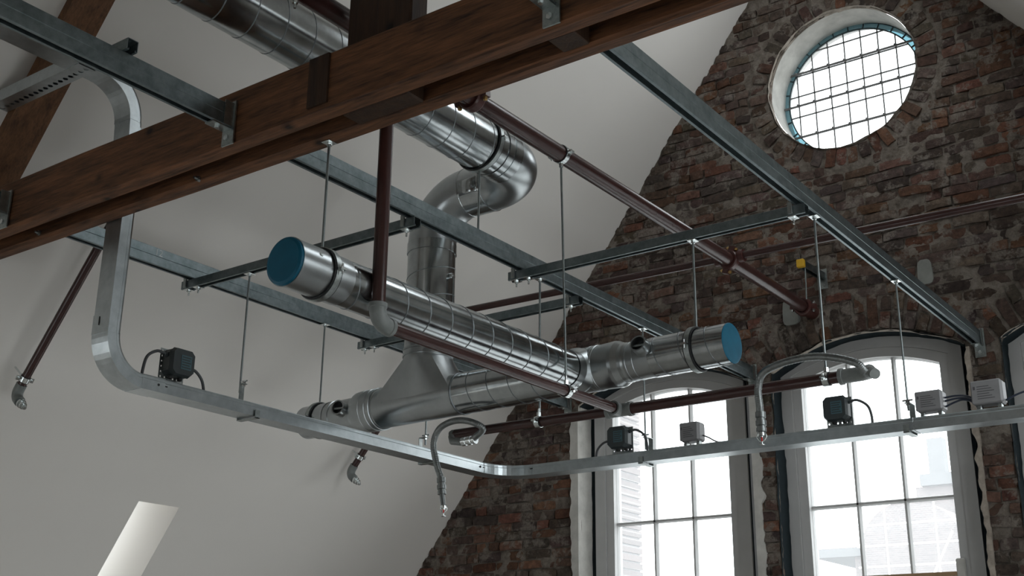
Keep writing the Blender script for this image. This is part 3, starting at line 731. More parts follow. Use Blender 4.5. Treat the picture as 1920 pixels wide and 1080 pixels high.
# ------------------------------------------------------------------ steel girders (twin strut channels)
def chan(w, H, t=0.0025, s=0.011, r=0.007, flip=False, z0=0.0):
    p = [(-w,0.0015),(-w+.0015,0),(-s,0),(-s,r),(-s-t,r),(-s-t,t),(-w+t,t),(-w+t,H-t),(w-t,H-t),(w-t,t),(s+t,t),(s+t,r),(s,r),(s,0),(w-.0015,0),(w,0.0015),(w,H-.0015),(w-.0015,H),(-w+.0015,H),(-w,H-.0015)]
    return [(a, z0+(H-b if flip else b)) for a, b in (reversed(p) if flip else p)]
ZG, CH = 1.850, 0.041
def girder(xc, y0, y1, label, near=None, wallend=False):
    """twin back-to-back channel along Y with its angle bracket"""
    g = thing('steel_girder', label, 'girder', (xc, (y0+y1)/2, ZG), 'twin strut girders')
    w = 0.0225
    part('lower_channel', MB().prism(chan(w, CH), (xc, y0, ZG), (xc, y1, ZG), (1,0,0), (0,0,1)), 'galv', g)
    part('upper_channel', MB().prism(chan(w, CH, flip=True, z0=CH), (xc, y0, ZG), (xc, y1, ZG), (1,0,0), (0,0,1)), 'galv', g)
    ye = near if near else y1
    s = 1 if wallend else 1
    yb = ye-0.001
    b = MB().box((xc-0.024, yb-0.006, ZG-0.062), (xc+0.034, yb, ZG+0.10)).box((xc-0.022, yb-0.085, ZG-0.006), (xc+0.022, yb, ZG-0.0005))
    b.box((xc+0.0245, yb-0.045, ZG+0.0), (xc+0.0275, yb, ZG+0.09))
    br = part('bracket', b, 'galv_dark', g)
    part('bolt', MB().hexnut((xc+0.004, yb-0.010, ZG-0.035), (0,1,0), 0.011, 0.009), 'zinc', br)
    part('bolt', MB().hexnut((xc, yb-0.05, ZG-0.010), (0,0,1), 0.009, 0.008), 'zinc', br)
    return g
GX = {'R': -1.662, 'M': -3.0075, 'L': -4.3575}
for k, wh in (('R', 'right'), ('M', 'middle'), ('L', 'left')):
    girder(GX[k], 2.639, 6.588, '%s one of the three grey twin channel girders running to the brick gable' % wh)
    girder(GX[k], -2.5, 2.436, {'R': 'short visible end of a girder bolted to the tie beam face, at the top centre', 'M': 'large dark twin channel girder crossing the upper left corner to the tie beam', 'L': 'girder end bolted to the tie beam face at the left edge of the picture'}[k])
tx = bpy.data.curves.new('chalk_mark', 'FONT'); tx.body = '12'; tx.size = 0.045; tx.extrude = 0.0003
tt = bpy.data.objects.new('chalk_source', tx); COL.objects.link(tt); bpy.context.view_layer.update()
tme = bpy.data.meshes.new_from_object(tt.evaluated_get(bpy.context.evaluated_depsgraph_get())); bpy.data.objects.remove(tt)
t = bpy.data.objects.new('chalk_mark', tme); COL.objects.link(t); tme.materials.clear(); tme.materials.append(M['white_pen'])
for g_ in [o for o in bpy.data.objects if o.name.startswith('steel_girder') and 'left one' in o['label']]:
    t.parent = g_; t.location = (0.0229, 3.16-(2.639+6.588)/2, 0.045); t.rotation_euler = (PI/2, 0, PI/2); t['label'] = 'handwritten pale number'

def wing(c, s=1.0):
    """small fixing: plate, nut and stub of threaded rod under a channel"""
    x, y, z = c
    return MB().box((x-0.017*s, y-0.02*s, z-0.004), (x+0.017*s, y+0.02*s, z)).hexnut((x, y, z-0.008), (0,0,1), 0.009*s, 0.008).sweep([(x, y, z-0.03*s), (x, y, z)], 0.004, 8)
def cross(y, x0, x1, label, under):
    c = thing('cross_channel', label, 'channel', ((x0+x1)/2, y, ZG-CH), 'cross channels under the girders')
    part('channel', MB().prism(chan(0.0205, CH-0.0005), (x0, y, ZG-CH), (x1, y, ZG-CH), (0,-1,0), (0,0,1)), 'galv', c)
    for gx in under:
        for sx in (-0.034, 0.034):
            if x0 < gx+sx < x1: part('beam_clamp', wing((gx+sx, y, ZG-CH-0.0005)), 'zinc', c)
            else: pass
        part('clamp_plate', MB().cbox((gx-0.045, y-0.030, ZG-CH+0.004), (gx-0.026, y-0.0215, ZG+0.012), 0.001), 'galv_dark', c)
cross(4.180, -3.075, -1.640, 'slim grey cross channel between the middle and right girders, carrying two rods', (GX['M'], GX['R']))
cross(3.415, -4.425, -2.985, 'slim grey cross channel just behind the blue-capped duct end', (GX['L'], GX['M']))
cross(4.630, -4.430, -2.985, 'slim grey cross channel half hidden behind the long spiral duct', (GX['L'], GX['M']))
single('channel_offcut', MB().prism(chan(0.0205, CH), (-3.16, 1.99, ZG+2*CH+0.0005), (-2.965, 1.99, ZG+2*CH+0.0005), (0,-1,0), (0,0,1)), 'galv', 'short channel stub lying across the dark girder at the upper left', 'channel', (-3.06, 1.99, ZG+2*CH))

# ------------------------------------------------------------------ threaded rods
def rod(x, y, z0, z1, label, plate=0.019):
    r = thing('threaded_rod', label, 'rod', (x, y, z0), 'thin steel suspension rods')
    part('rod', MB().sweep([(x, y, z0), (x, y, z1)], 0.0048, 10), 'rod', r)
    part('washer', MB().cbox((x-plate, y-0.02, z1-0.0055), (x+plate, y+0.02, z1-0.0008), 0.001), 'zinc', r)
    part('nut', MB().hexnut((x, y, z1-0.011), (0,0,1), 0.0095, 0.009), 'zinc', r)
# spiral ducts ---------------------------------------------------
def frame_of(d):
    d = Vector(d).normalized(); ref = Vector((0,0,1)) if abs(d.z) < 0.9 else Vector((1,0,0))
    a = (ref-d*ref.dot(d)).normalized(); return d, a, d.cross(a)
def tube_of(p0, p1, r, seg=64, n=1):
    p0, p1 = Vector(p0), Vector(p1); L = (p1-p0).length
    return MB().lathe([(0, r), (L, r)], p0, p1-p0, seg)
def helix(p0, p1, r, pitch, phase=0.0, w=0.0022, seg=40):
    p0, p1 = Vector(p0), Vector(p1); d, a, b = frame_of(p1-p0); L = (p1-p0).length; n = int(L/pitch*seg); V = []; F = []
    for i in range(n+1):
        t = L*i/n; th = 2*PI*t/pitch+phase; e = a*math.cos(th)+b*math.sin(th)
        for dt, dr in ((-w*1.3, -0.0004), (-w*0.6, w*0.8), (w*0.6, w*0.8), (w*1.3, -0.0004)): V.append(p0+d*(t+dt)+e*(r+dr))
    for i in range(n):
        for k in range(3): F.append((4*i+k, 4*i+k+1, 4*i+k+5, 4*i+k+4))
    return MB().add(V, F, True)
def bead(p, d, r, w=0.006, h=0.003, seg=56):
    return MB().lathe([(-w, r-0.001), (-w*0.6, r+h), (w*0.6, r+h), (w, r-0.001)], p, d, seg)
def duct_clamp(c, d, r, updir, label, group='rubber lined duct clamps'):
    c, d = Vector(c), Vector(d).normalized(); k = thing('duct_clamp', label, 'clamp', c+Vector(updir)*(r+0.01), group)
    part('rubber_lining', MB().lathe([(-0.017, r+0.0008), (-0.017, r+0.0065), (0.017, r+0.0065), (0.017, r+0.0008)], c, d, 56), 'black', k)
    part('clamp_band', MB().lathe([(-0.0115, r+0.0062), (-0.0115, r+0.0095), (0.0115, r+0.0095), (0.0115, r+0.0062)], c, d, 56), 'galv_dark', k)
    u = Vector(updir); sd = d.cross(u)
    for s in (-1, 1):
        m = MB(); p = c+sd*s*(r+0.008); m.add([p+sd*s*a+u*b+d*e for a in (0, 0.020) for b in (-0.004, 0.004) for e in (-0.0115, 0.0115)], [(0,1,3,2),(4,6,7,5),(0,4,5,1),(2,3,7,6),(0,2,6,4),(1,5,7,3)])
        e_ = part('clamp_ear', m, 'zinc', k); part('bolt', MB().sweep([p+sd*s*0.013-u*0.018, p+sd*s*0.013+u*0.018], 0.0035, 8), 'zinc', e_)
    return k
def end_cap(p, d, r, parent, domed=0.012):
    return part('end_cap', MB().lathe([(0, r-0.001), (domed*0.75, r-0.003), (domed, r-0.012), (domed+0.001, 0.0001)], p, d, 56), 'blue', parent, 'petrol blue plastic cap')

XA, ZA, RA = -2.69, 1.305, 0.080
BA, BB = Vector((-2.14, 4.18, 1.337)), Vector((-4.33, 4.265, 1.333))
def PB(x): t = (x-BA.x)/(BB.x-BA.x); return BA+(BB-BA)*t
DB = (BA-BB).normalized()
# A: long spiral duct
A = thing('spiral_duct', 'long galvanised spiral duct with blue capped near end, running towards the gable', 'duct', (XA, 2.46, ZA))
part('duct_tube', tube_of((XA, 2.69, ZA), (XA, 4.10, ZA+0.006), RA), 'duct', A)
part('seam', helix((XA, 2.70, ZA), (XA, 4.08, ZA+0.006), RA, 0.122, 1.0), 'seam', A)
part('end_sleeve', MB().lathe([(0, RA-0.002), (0.0, RA+0.003), (0.006, RA+0.003), (0.008, RA+0.0012), (0.20, RA+0.0012), (0.235, RA+0.0012), (0.236, RA-0.001)], (XA, 2.455, ZA), (0,1,0), 64), 'duct_plain', A)
end_cap((XA, 2.458, ZA), (0,-1,0), RA+0.002, A, 0.016)
part('rivet', MB().lathe([(0, 0.008), (0.003, 0.007), (0.004, 0.0001)], (XA+0.073, 2.535, ZA+0.033), (0.92, 0, 0.4), 14), 'galv_dark', A)
duct_clamp((XA, 2.605, ZA), (0,1,0), RA+0.0015, (0,0,1), 'black lined clamp round the blue capped near end of the long spiral duct')
# B right: small diameter branch with damper
Br = thing('duct_branch', 'galvanised duct branch with damper and blue end cap at the right', 'duct', PB(-1.99))
RS, RM = 0.0815, 0.0955
part('duct_tube', tube_of(PB(-2.33), PB(-1.985), RS+0.0015), 'duct', Br)
part('seam', helix(PB(-2.32), PB(-2.0), RS+0.0015, 0.12, 0.4), 'seam', Br)
part('sleeve', MB().lathe([(0, RS), (0.13, RS), (0.131, RS+0.002), (0.14, RS+0.002)], PB(-2.47), DB, 56), 'duct_plain', Br)
part('reducer', MB().lathe([(0, RM), (0.05, RM+0.002), (0.085, RM+0.004), (0.10, RM+0.002), (0.125, RM-0.010), (0.14, RS+0.003), (0.15, RS)], PB(-2.60), DB, 64), 'duct_plain', Br)
for x in (-2.44, -2.405): part('bead', bead(PB(x), DB, RS, 0.004, 0.002), 'duct_plain', Br)
end_cap(PB(-1.985), DB, RS+0.002, Br, 0.003)
def damper(parent, x, side, r=0.033, L=0.048):
    c = PB(x); dd = Vector(side).normalized(); p = c+dd*(RS-0.006)
    s = part('damper_stub', MB().lathe([(0, r+0.004), (L*0.55, r), (L*0.55, r+0.004), (L, r+0.004), (L, r-0.003), (0.0, r-0.003), (0.0, 0.0001)], p, dd, 36), 'duct_plain', parent)
    a = Vector((1,0,0)); a = (a-dd*a.dot(dd)).normalized(); b = dd.cross(a)
    part('damper_blade', MB().disc(p+dd*(L*0.35), dd, r-0.0035, 32), 'black', s, 'dark closed damper')
    q = p+dd*(L*0.62)
    part('damper_bar', MB().add([q+a*i*(r-0.004)+b*j*0.0045+dd*k*0.002 for i in (-1,1) for j in (-1,1) for k in (-1,1)], [(0,1,3,2),(4,6,7,5),(0,4,5,1),(2,3,7,6),(0,2,6,4),(1,5,7,3)]), 'galv_dark', s)
damper(Br, -2.352, (0, -0.93, 0.28))
duct_clamp(PB(-2.14), DB, RS+0.003, (0,0,1), 'black lined clamp hanging the right duct branch from a rod')
# B middle: spiral cross duct with tee
Bm = thing('spiral_duct', 'spiral cross duct between the flared transition piece and the right branch', 'duct', PB(-3.0))
part('duct_tube', tube_of(PB(-3.40), PB(-2.74), RM), 'duct', Bm)
part('seam', helix(PB(-3.385), PB(-2.76), RM, 0.118, 2.2), 'seam', Bm)
part('tee', MB().lathe([(0, RM+0.002), (0.16, RM+0.002), (0.162, RM-0.001)], PB(-2.76), DB, 64).lathe([(0, RA+0.003), (0.05, RA+0.003), (0.09, RA+0.02), (0.10, RA+0.02)], (XA, 4.04, ZA+0.005), (0,1,0.1), 56), 'duct_plain', Bm)
for x in (-2.755, -2.635, -2.612): part('bead', bead(PB(x), DB, RM+0.001, 0.004, 0.0025), 'duct_plain', Bm)
# boot: transition from the riser
Tr = thing('transition_duct', 'large flared transition piece joining the vertical riser to the cross duct', 'duct', PB(-3.62))
CX, CY, RC = -3.600, 4.235, 0.118
def boot():
    n = 96; V = []; rows = []; zt, zb = 1.545, 1.335; hx0, hx1 = -3.885, -3.375; hw = 0.0955
    for k, t in enumerate((0, 0.06, 0.2, 0.4, 0.6, 0.8, 1.0)):
        row = []
        for i in range(n):
            a = 2*PI*i/n; cx, cy_ = CX+RC*math.cos(a), CY+RC*math.sin(a)
            ca, sa = math.cos(a), math.sin(a); m = max(abs(ca), abs(sa)); e = 0.30
            bx = (hx0+hx1)/2+(hx1-hx0)/2*max(-1, min(1, ca/m)); by = PB(bx).y+hw*max(-1, min(1, sa/m))
            s = 0 if t < 0.07 else (t-0.06)/0.94
            row.append((cx+(bx-cx)*s, cy_+(by-cy_)*s, zt+(zb-zt)*t))
        rows.append(row)
    for r_ in rows: V += r_
    F = [(k*n+i, k*n+(i+1) % n, (k+1)*n+(i+1) % n, (k+1)*n+i) for k in range(len(rows)-1) for i in range(n)]
    return MB().add(V, F, False)
o = part('flared_body', boot(), 'duct_plain', Tr)
o.data.polygons.foreach_set('use_smooth', [True]*len(o.data.polygons)); o.data.set_sharp_from_angle(angle=math.radians(14))
part('lower_shell', MB().lathe([(0, RM+0.0005), (0.515, RM+0.0005)], PB(-3.888), DB, 64), 'duct_plain', Tr)
part('collar_ring', MB().lathe([(0, RC), (0.0, RC+0.006), (0.010, RC+0.006), (0.012, RC+0.001), (0.028, RC+0.001), (0.030, RC+0.005), (0.038, RC+0.005), (0.038, RC)], (CX, CY, 1.54), (0,0,1), 64), 'duct_plain', Tr)
part('join_ring', bead(PB(-3.377), DB, RM+0.001, 0.006, 0.003), 'seam', Tr)
part('screw', MB().lathe([(0, 0.006), (0.004, 0.004), (0.0045, 0.0001)], PB(-3.81)+Vector((0, -RM*0.98, -0.0)), (0, -1, 0), 10), 'galv_dark', Tr)
# left end pieces
Bl = thing('duct_branch', 'galvanised duct end with ribbed fittings and damper hanging at the left behind the tray', 'duct', PB(-4.1))
part('ribbed_fitting', MB().lathe([(0, RS), (0.02, RS+0.003), (0.035, RM+0.006), (0.055, RM+0.008), (0.10, RM+0.008), (0.175, RM+0.004), (0.18, RM)], PB(-4.06), DB, 64), 'duct_plain', Bl)
for x in (-3.895, -3.925, -3.965): part('bead', bead(PB(x), DB, RM+0.0065, 0.005, 0.003), 'duct_plain', Bl)
part('sleeve', MB().lathe([(0, RS), (0.26, RS)], PB(-4.31), DB, 56), 'duct_plain', Bl)
for x in (-4.03, -4.20): part('bead', bead(PB(x), DB, RS, 0.004, 0.003), 'duct_plain', Bl)
part('duct_tube', tube_of(PB(-4.425), PB(-4.24), RS+0.002), 'duct', Bl)
end_cap(PB(-4.425), -DB, RS+0.003, Bl, 0.006)
damper(Bl, -4.105, (0.12, -0.95, 0.10), 0.034, 0.045)
duct_clamp(PB(-4.33), DB, RS+0.003, (0,0,1), 'black lined clamp round the left duct end')
# C: riser
C = thing('spiral_riser', 'vertical galvanised riser duct behind the long spiral duct', 'duct', (CX, CY, 1.57))
part('duct_tube', tube_of((CX, CY, 1.572), (CX, CY, 2.10), RC), 'duct', C)
part('seam', helix((CX, CY, 1.58), (CX, CY, 2.06), RC, 0.137, 0.5), 'seam', C)
sp = thing('spacer_clip', 'small bright clip and thin wire on the right side of the riser', 'clip', (CX+RC, CY, 1.93))
part('clip', MB().cbox((CX+RC+0.001, CY-0.010, 1.925), (CX+RC+0.022, CY+0.006, 1.945), 0.002).hexnut((CX+RC+0.024, CY, 1.925), (1,0,0), 0.009, 0.008), 'zinc', sp)
part('wire', MB().sweep([(CX+RC+0.024, CY, 1.925), (CX+RC+0.022, CY, 1.60)], 0.003, 8), 'rod', sp)
# gooseneck and upper duct
XD, ZD, RD, RE = -3.0, 2.345, 0.118, 0.235
Go = thing('elbow_duct', 'pressed steel double elbow duct bending from the upper duct down to the riser', 'duct', (XD-RE, CY, ZD))
c1 = (XD-RE, CY-RE, ZD); pts = arc(c1, RE, 0, PI/2, (1,0,0), (0,1,0), 20)
part('elbow', MB().sweep(pts, RC+0.0015, 64, False), 'duct_plain', Go)
xs2 = XD-RE-0.13
c2 = (CX+RE, CY, ZD-RE); pts2 = arc(c2, RE, 0, PI/2, (0,0,1), (-1,0,0), 20)
part('elbow', MB().sweep(pts2, RC+0.0015, 64, False), 'duct_plain', Go)
part('collar', MB().lathe([(0, RC+0.001), (0.001, RC+0.0045), (0.004, RC+0.0045), (0.005, RC+0.003), (0.125, RC+0.003), (0.126, RC+0.0045), (0.130, RC+0.0045), (0.131, RC+0.001)], (XD-RE+0.003, CY, ZD), (-1,0,0), 64), 'duct', Go)
part('collar', MB().lathe([(0, RC+0.001), (0.001, RC+0.0045), (0.05, RC+0.0045), (0.051, RC+0.001)], (CX, CY, ZD-RE+0.008), (0,0,-1), 64), 'duct', Go)
part('collar', MB().lathe([(0, RC+0.001), (0.001, RC+0.0045), (0.055, RC+0.0045), (0.056, RC+0.001), (0.06, RC+0.001), (0.061, RC+0.004), (0.10, RC+0.004), (0.101, RC+0.001)], (XD, CY-RE+0.004, ZD), (0,-1,0), 64), 'duct', Go)
part('patch', MB().prism([(math.cos(a)*(RC+0.0062), math.sin(a)*(RC+0.0062)) for a in [(-0.52+0.08*i) for i in range(9)]]+[(math.cos(a)*(RC+0.002), math.sin(a)*(RC+0.002)) for a in [(-0.52+0.08*i) for i in range(8, -1, -1)]], (XD-RE-0.01, CY, ZD), (XD-RE-0.115, CY, ZD), (0,-1,0), (0,0,1), True), 'duct', Go, 'bright riveted patch')
Du = thing('spiral_duct', 'large upper spiral duct passing over the tie beams from the top left', 'duct', (XD, 2.0, ZD))
part('duct_tube', tube_of((XD, -2.5, ZD), (XD, CY-RE-0.09, ZD), RD), 'duct', Du)
part('seam', helix((XD, -2.0, ZD), (XD, CY-RE-0.11, ZD), RD, 0.137, 0.0), 'seam', Du)
duct_clamp((XD, 3.835, ZD), (0,1,0), RD+0.001, (0,0,-1), 'black lined clamp at the elbow end of the upper duct')

# rods
rod(XA, 2.609, ZA+RA+0.012, ZT0, 'rod from the tie beam down to the blue capped duct end')
rod(-2.14, 4.18, 1.337+RS+0.014, ZG-CH, 'short rod from the cross channel down to the right duct branch')
rod(GX['M']+0.002, 4.315, 1.20, ZG, 'rod from the middle girder down behind the ducts to the sprinkler pipe')
rod(GX['R'], 4.312, 1.20, ZG, 'rod from the right girder down to the end of the sprinkler pipe')
rod(-3.98, 3.420, 1.255, ZG-CH, 'rod from the left cross channel down to the left tray hanger')
rod(-4.345, 4.268, 1.333+RS+0.014, ZG, 'rod from the left girder down to the left duct end')
rod(GX['M'], 5.262, 1.205, ZG, 'rod from the middle girder down to the tray hanger in front of the left window')
rod(GX['R'], 5.262, 1.235, ZG, 'rod from the right girder down to the tray hanger in front of the middle window')
rod(-3.935, 4.63, 1.225, ZG-CH, 'rod down to the tray hanger below the flared duct piece')
rd = thing('threaded_rod', 'thin rod standing on the middle girder up to the upper duct clamp', 'rod', (XD, 3.835, ZG+2*CH), 'thin steel suspension rods')
part('rod', MB().sweep([(XD, 3.835, ZG+2*CH), (XD, 3.835, ZD-RD-0.010)], 0.0048, 10), 'rod', rd)

# ------------------------------------------------------------------ sprinkler pipework
def pipe_clamp(c, d, r, u, label, stud=0.03, group='bright pipe clamps'):
    c, d, u = Vector(c), Vector(d).normalized(), Vector(u).normalized(); k = thing('pipe_clamp', label, 'clamp', c+u*r, group); sd = d.cross(u)
    part('clamp_band', MB().lathe([(-0.012, r+0.0005), (-0.012, r+0.005), (0.012, r+0.005), (0.012, r+0.0005)], c, d, 32), 'zinc', k)
    part('rubber_lining', MB().lathe([(-0.015, r+0.0003), (-0.015, r+0.003), (0.015, r+0.003), (0.015, r+0.0003)], c, d, 32), 'black', k)
    for s in (-1, 1):
        m = MB(); p = c+sd*s*(r+0.013); q = [p+sd*a+u*b+d*e for a in (-0.011, 0.011) for b in (-0.004, 0.004) for e in (-0.011, 0.011)]
        m.add(q, [(0,1,3,2),(4,6,7,5),(0,4,5,1),(2,3,7,6),(0,2,6,4),(1,5,7,3)]); e_ = part('clamp_ear', m, 'zinc', k); part('bolt', MB().hexnut(p-u*0.007, u, 0.007, 0.006).sweep([p-u*0.012, p+u*0.016], 0.003, 8), 'zinc', e_)
    part('boss', MB().hexnut(c+u*(r+0.013), u, 0.010, 0.018).sweep([c+u*(r+0.005), c+u*(r+stud)], 0.0045, 10), 'zinc', k); return k
def coupling(c, d, r, side, label, parent=None, mat='pipe_red', bolt='brass'):
    c, d, sd = Vector(c), Vector(d).normalized(), Vector(side).normalized(); u = d.cross(sd)
    k = thing('grooved_coupling', label, 'coupling', c) if parent is None else parent
    part('housing', MB().lathe([(-0.024, r+0.001), (-0.024, r+0.011), (-0.016, r+0.016), (0.016, r+0.016), (0.024, r+0.011), (0.024, r+0.001)], c, d, 36), mat, k)
    for s in (-1, 1):
        m, b = MB(), MB(); p = c+sd*s*(r+0.026); q = [p+sd*a+u*bb+d*e for a in (-0.014, 0.014) for bb in (-0.016, 0.016) for e in (-0.015, 0.015)]
        m.add(q, [(0,1,3,2),(4,6,7,5),(0,4,5,1),(2,3,7,6),(0,2,6,4),(1,5,7,3)])
        b.hexnut(p-u*0.022, u, 0.0095, 0.012).hexnut(p+u*0.022, u, 0.0095, 0.012).sweep([p-u*0.034, p+u*0.030], 0.0048, 8)
        e_ = part('bolt_pad', m, mat, k); part('bolt', b, bolt, e_)
    return k
XP, ZP, RP = -2.605, 2.219, 0.037
mp_ = thing('main_pipe', 'thick brown-red sprinkler main pipe sloping across from the tie beam to the gable', 'pipe', (XP, 3.3, ZP))
part('pipe_tube', MB().sweep([(XP-0.012, -2.5, ZP), (XP-0.012, 2.4, ZP), (XP-0.005, 4.5, ZP), (XP+0.003, 6.66, ZP)], RP, 40), 'pipe', mp_)
coupling((XP-0.007, 3.285, ZP), (0,1,0), RP, (1,0,0.05), 'red-brown grooved coupling with yellow bolts on the main pipe beside the tie beam')
pipe_clamp((XP-0.006, 3.905, ZP), (0,1,0), RP, (0,0,-1), 'zinc clamp on the thick main pipe holding a long thin rod', 0.04)
pipe_clamp((XP-0.010, 2.34, ZP), (0,1,0), RP, (0,0,-1), 'dark zinc clamp on the main pipe at the top edge of the picture', 0.04)
k = coupling((XP, 5.50, ZP), (0,1,0), RP, (0.35,0,1), 'red-brown clamp tee where the thin branch pipe crosses the main pipe')
part('outlet', MB().lathe([(0, 0.030), (0.055, 0.030), (0.056, 0.034), (0.082, 0.034), (0.082, 0.021)], (XP, 5.51, ZP+0.014), (1,0,0), 28).lathe([(0, 0.030), (0.055, 0.030), (0.056, 0.034), (0.082, 0.034), (0.082, 0.021)], (XP, 5.51, ZP+0.016), (-1,0,0), 28), 'pipe_red', k)
coupling((XP+0.002, 6.47, ZP), (0,1,0), RP+0.002, (1,0,-0.15), 'red-brown coupling at the wall end of the main pipe', bolt='zinc')
part('pipe_tube', MB().sweep([(XP+0.003, 6.5, ZP), (XP+0.003, 6.58, ZP)]+arc((XP+0.05, 6.5, ZP), 0.05, PI, PI/2, (1,0,0), (0,1,0), 4)[:0]+[(XP+0.003, 6.64, ZP)], RP+0.006, 32), 'pipe_red', mp_, 'red-brown end section')
tp = thing('branch_pipe', 'thin brown-red branch pipe running along the brick gable above the windows', 'pipe', (XP, 5.51, ZP+0.02))
part('pipe_tube', MB().sweep([(XP+0.07, 5.51, 2.236), (-0.13, 5.51, 2.207)], 0.0205, 24), 'pipe', tp)
part('pipe_tube', MB().sweep([(XP-0.07, 5.51, 2.238), (-3.45, 5.47, 2.236), (-4.37, 5.40, 2.222)]+[(-4.41, 5.396, 2.212), (-4.44, 5.393, 2.190)], 0.0205, 24), 'pipe', tp)
def head(p, d, nrm, parent):
    """malleable elbow and sprinkler adapter at the pipe end"""
    p, d, n = Vector(p), Vector(d).normalized(), Vector(nrm).normalized()
    pts = [p-d*0.03]+arc(p+n*0.035, 0.035, 0, PI/2, -n, d, 8)+[p+n*0.055+d*0.035]
    e = part('elbow', MB().sweep(pts, 0.0255, 24), 'fitting', parent, 'grey iron elbow')
    q = p+n*0.055+d*0.035
    part('nipple', MB().lathe([(0, 0.019), (0.012, 0.019), (0.012, 0.022), (0.022, 0.022), (0.022, 0.015), (0.032, 0.015), (0.032, 0.018), (0.040, 0.018), (0.040, 0.011), (0.055, 0.011), (0.055, 0.0075), (0.062, 0.0075), (0.062, 0.0001)], q, n, 24), 'zinc', parent, 'bright sprinkler nipple'); return e
nr = Vector((1.3224, 0, -1)).normalized(); dn = Vector((-1, 0, -1.3224)).normalized()
p1 = thing('slope_pipe', 'thin brown-red pipe running down the white roof slope at the far left', 'pipe', (-5.06, 3.05, 1.38))
part('pipe_tube', MB().sweep([Vector((-4.44, 3.06, 2.195)), Vector((-5.085, 3.045, 1.345))], 0.0205, 24), 'pipe', p1)
head(Vector((-5.085, 3.045, 1.345)), dn, nr, p1)
pipe_clamp(Vector((-5.050, 3.046, 1.391)), dn, 0.0205, -nr, 'bright clamp at the lower end of the far left slope pipe', 0.10)
p2 = thing('slope_pipe', 'thin brown-red pipe on the roof slope showing below the left duct end', 'pipe', (-5.0, 5.39, 1.3))
part('pipe_tube', MB().sweep([Vector((-4.44, 5.393, 2.190)), Vector((-4.47, 5.39, 2.150)), Vector((-5.155, 5.375, 1.335))], 0.0205, 24), 'pipe', p2)
head(Vector((-5.155, 5.375, 1.335)), dn, nr, p2)
pipe_clamp(Vector((-5.095, 5.377, 1.407)), dn, 0.0205, -nr, 'bright clamp on the slope pipe below the left duct end', 0.06)
# vertical drop and range pipe
XV, ZS = -2.598, 1.171
vp = thing('drop_pipe', 'dark brown vertical drop pipe with grey elbow turning into a pipe under the long duct', 'pipe', (XV, 2.81, ZS))
part('pipe_tube', MB().sweep([(XV, 2.790, 2.19), (XV, 2.790, ZS+0.05)], 0.0245, 28), 'pipe', vp, 'vertical pipe')
part('elbow', MB().lathe([(0, 0.026), (0, 0.0315), (0.014, 0.0315), (0.016, 0.029)], (XV, 2.790, ZS+0.068), (0,0,-1), 28).sweep([(XV, 2.790, ZS+0.055)]+[Vector((XV, 2.790+0.05-0.05*math.cos(a), ZS+0.05-0.05*math.sin(a))) for a in [PI/2*i/8 for i in range(9)]]+[(XV, 2.845, ZS)], 0.029, 28).lathe([(0, 0.029), (0.002, 0.0315), (0.016, 0.0315), (0.016, 0.026)], (XV, 2.842, ZS), (0,1,0), 28), 'fitting', vp, 'grey iron elbow')
part('pipe_tube', MB().sweep([(XV, 2.85, ZS), (XV+0.012, 4.25, ZS)], 0.0225, 28), 'pipe', vp)
pipe_clamp((XV+0.008, 3.905, ZS), (0,1,0), 0.0225, (0,0,1), 'bright clamp on the range pipe under the long duct', 0.04)
rl = thing('threaded_rod', 'longest thin rod, from the main pipe clamp down to the pipe under the long duct', 'rod', (XP+0.001, 3.905, ZS), 'thin steel suspension rods')
part('rod', MB().sweep([(XP-0.006, 3.905, ZP-RP-0.012), (XV+0.008, 3.905, ZS+0.03)], 0.0048, 10), 'rod', rl)
YS = 4.312; XT = -2.586
sr = thing('range_pipe', 'brown-red sprinkler range pipe hanging level in front of the left window', 'pipe', (XT, YS, ZS))
part('pipe_tube', MB().sweep([(-3.485, YS, ZS+0.002), (XT-0.04, YS, ZS)], 0.0215, 28), 'pipe', sr, 'left pipe length')
part('pipe_tube', MB().sweep([(XT+0.04, YS, ZS), (-1.555, YS, ZS+0.004)], 0.0235, 28), 'pipe', sr, 'right pipe length')
part('tee_fitting', MB().lathe([(-0.062, 0.025), (-0.062, 0.031), (-0.045, 0.031), (-0.043, 0.028), (0.043, 0.028), (0.045, 0.031), (0.062, 0.031), (0.062, 0.025)], (XT, YS, ZS), (1,0,0), 32).lathe([(0, 0.028), (0.04, 0.028), (0.042, 0.031), (0.058, 0.031), (0.058, 0.024)], (XT, YS, ZS), (0,-1,0), 32), 'fitting', sr, 'grey iron tee')
part('end_elbow', MB().sweep([(-1.60, YS, ZS+0.004), (-1.52, YS-0.002, ZS+0.004), (-1.49, YS-0.02, ZS), (-1.475, YS-0.055, ZS-0.004)], [0.028, 0.028, 0.026, 0.025], 28).lathe([(0, 0.026), (0, 0.032), (0.014, 0.032), (0.016, 0.028)], (-1.61, YS, ZS+0.004), (1,0,0), 28), 'fitting', sr, 'grey end elbow')
part('end_plug', MB().lathe([(0, 0.0215), (0.02, 0.0215), (0.02, 0.018), (0.03, 0.018), (0.03, 0.0001)], (-3.48, YS, ZS+0.002), (-1,0,0), 24), 'fitting', sr)
pipe_clamp((GX['M']+0.002, YS-0.003, ZS), (1,0,0), 0.0215, (0,0,1), 'bright clamp on the left part of the level sprinkler pipe', 0.04)
pipe_clamp((GX['R'], YS, ZS+0.003), (1,0,0), 0.0235, (0,0,1), 'bright clamp near the right end of the level sprinkler pipe', 0.04)
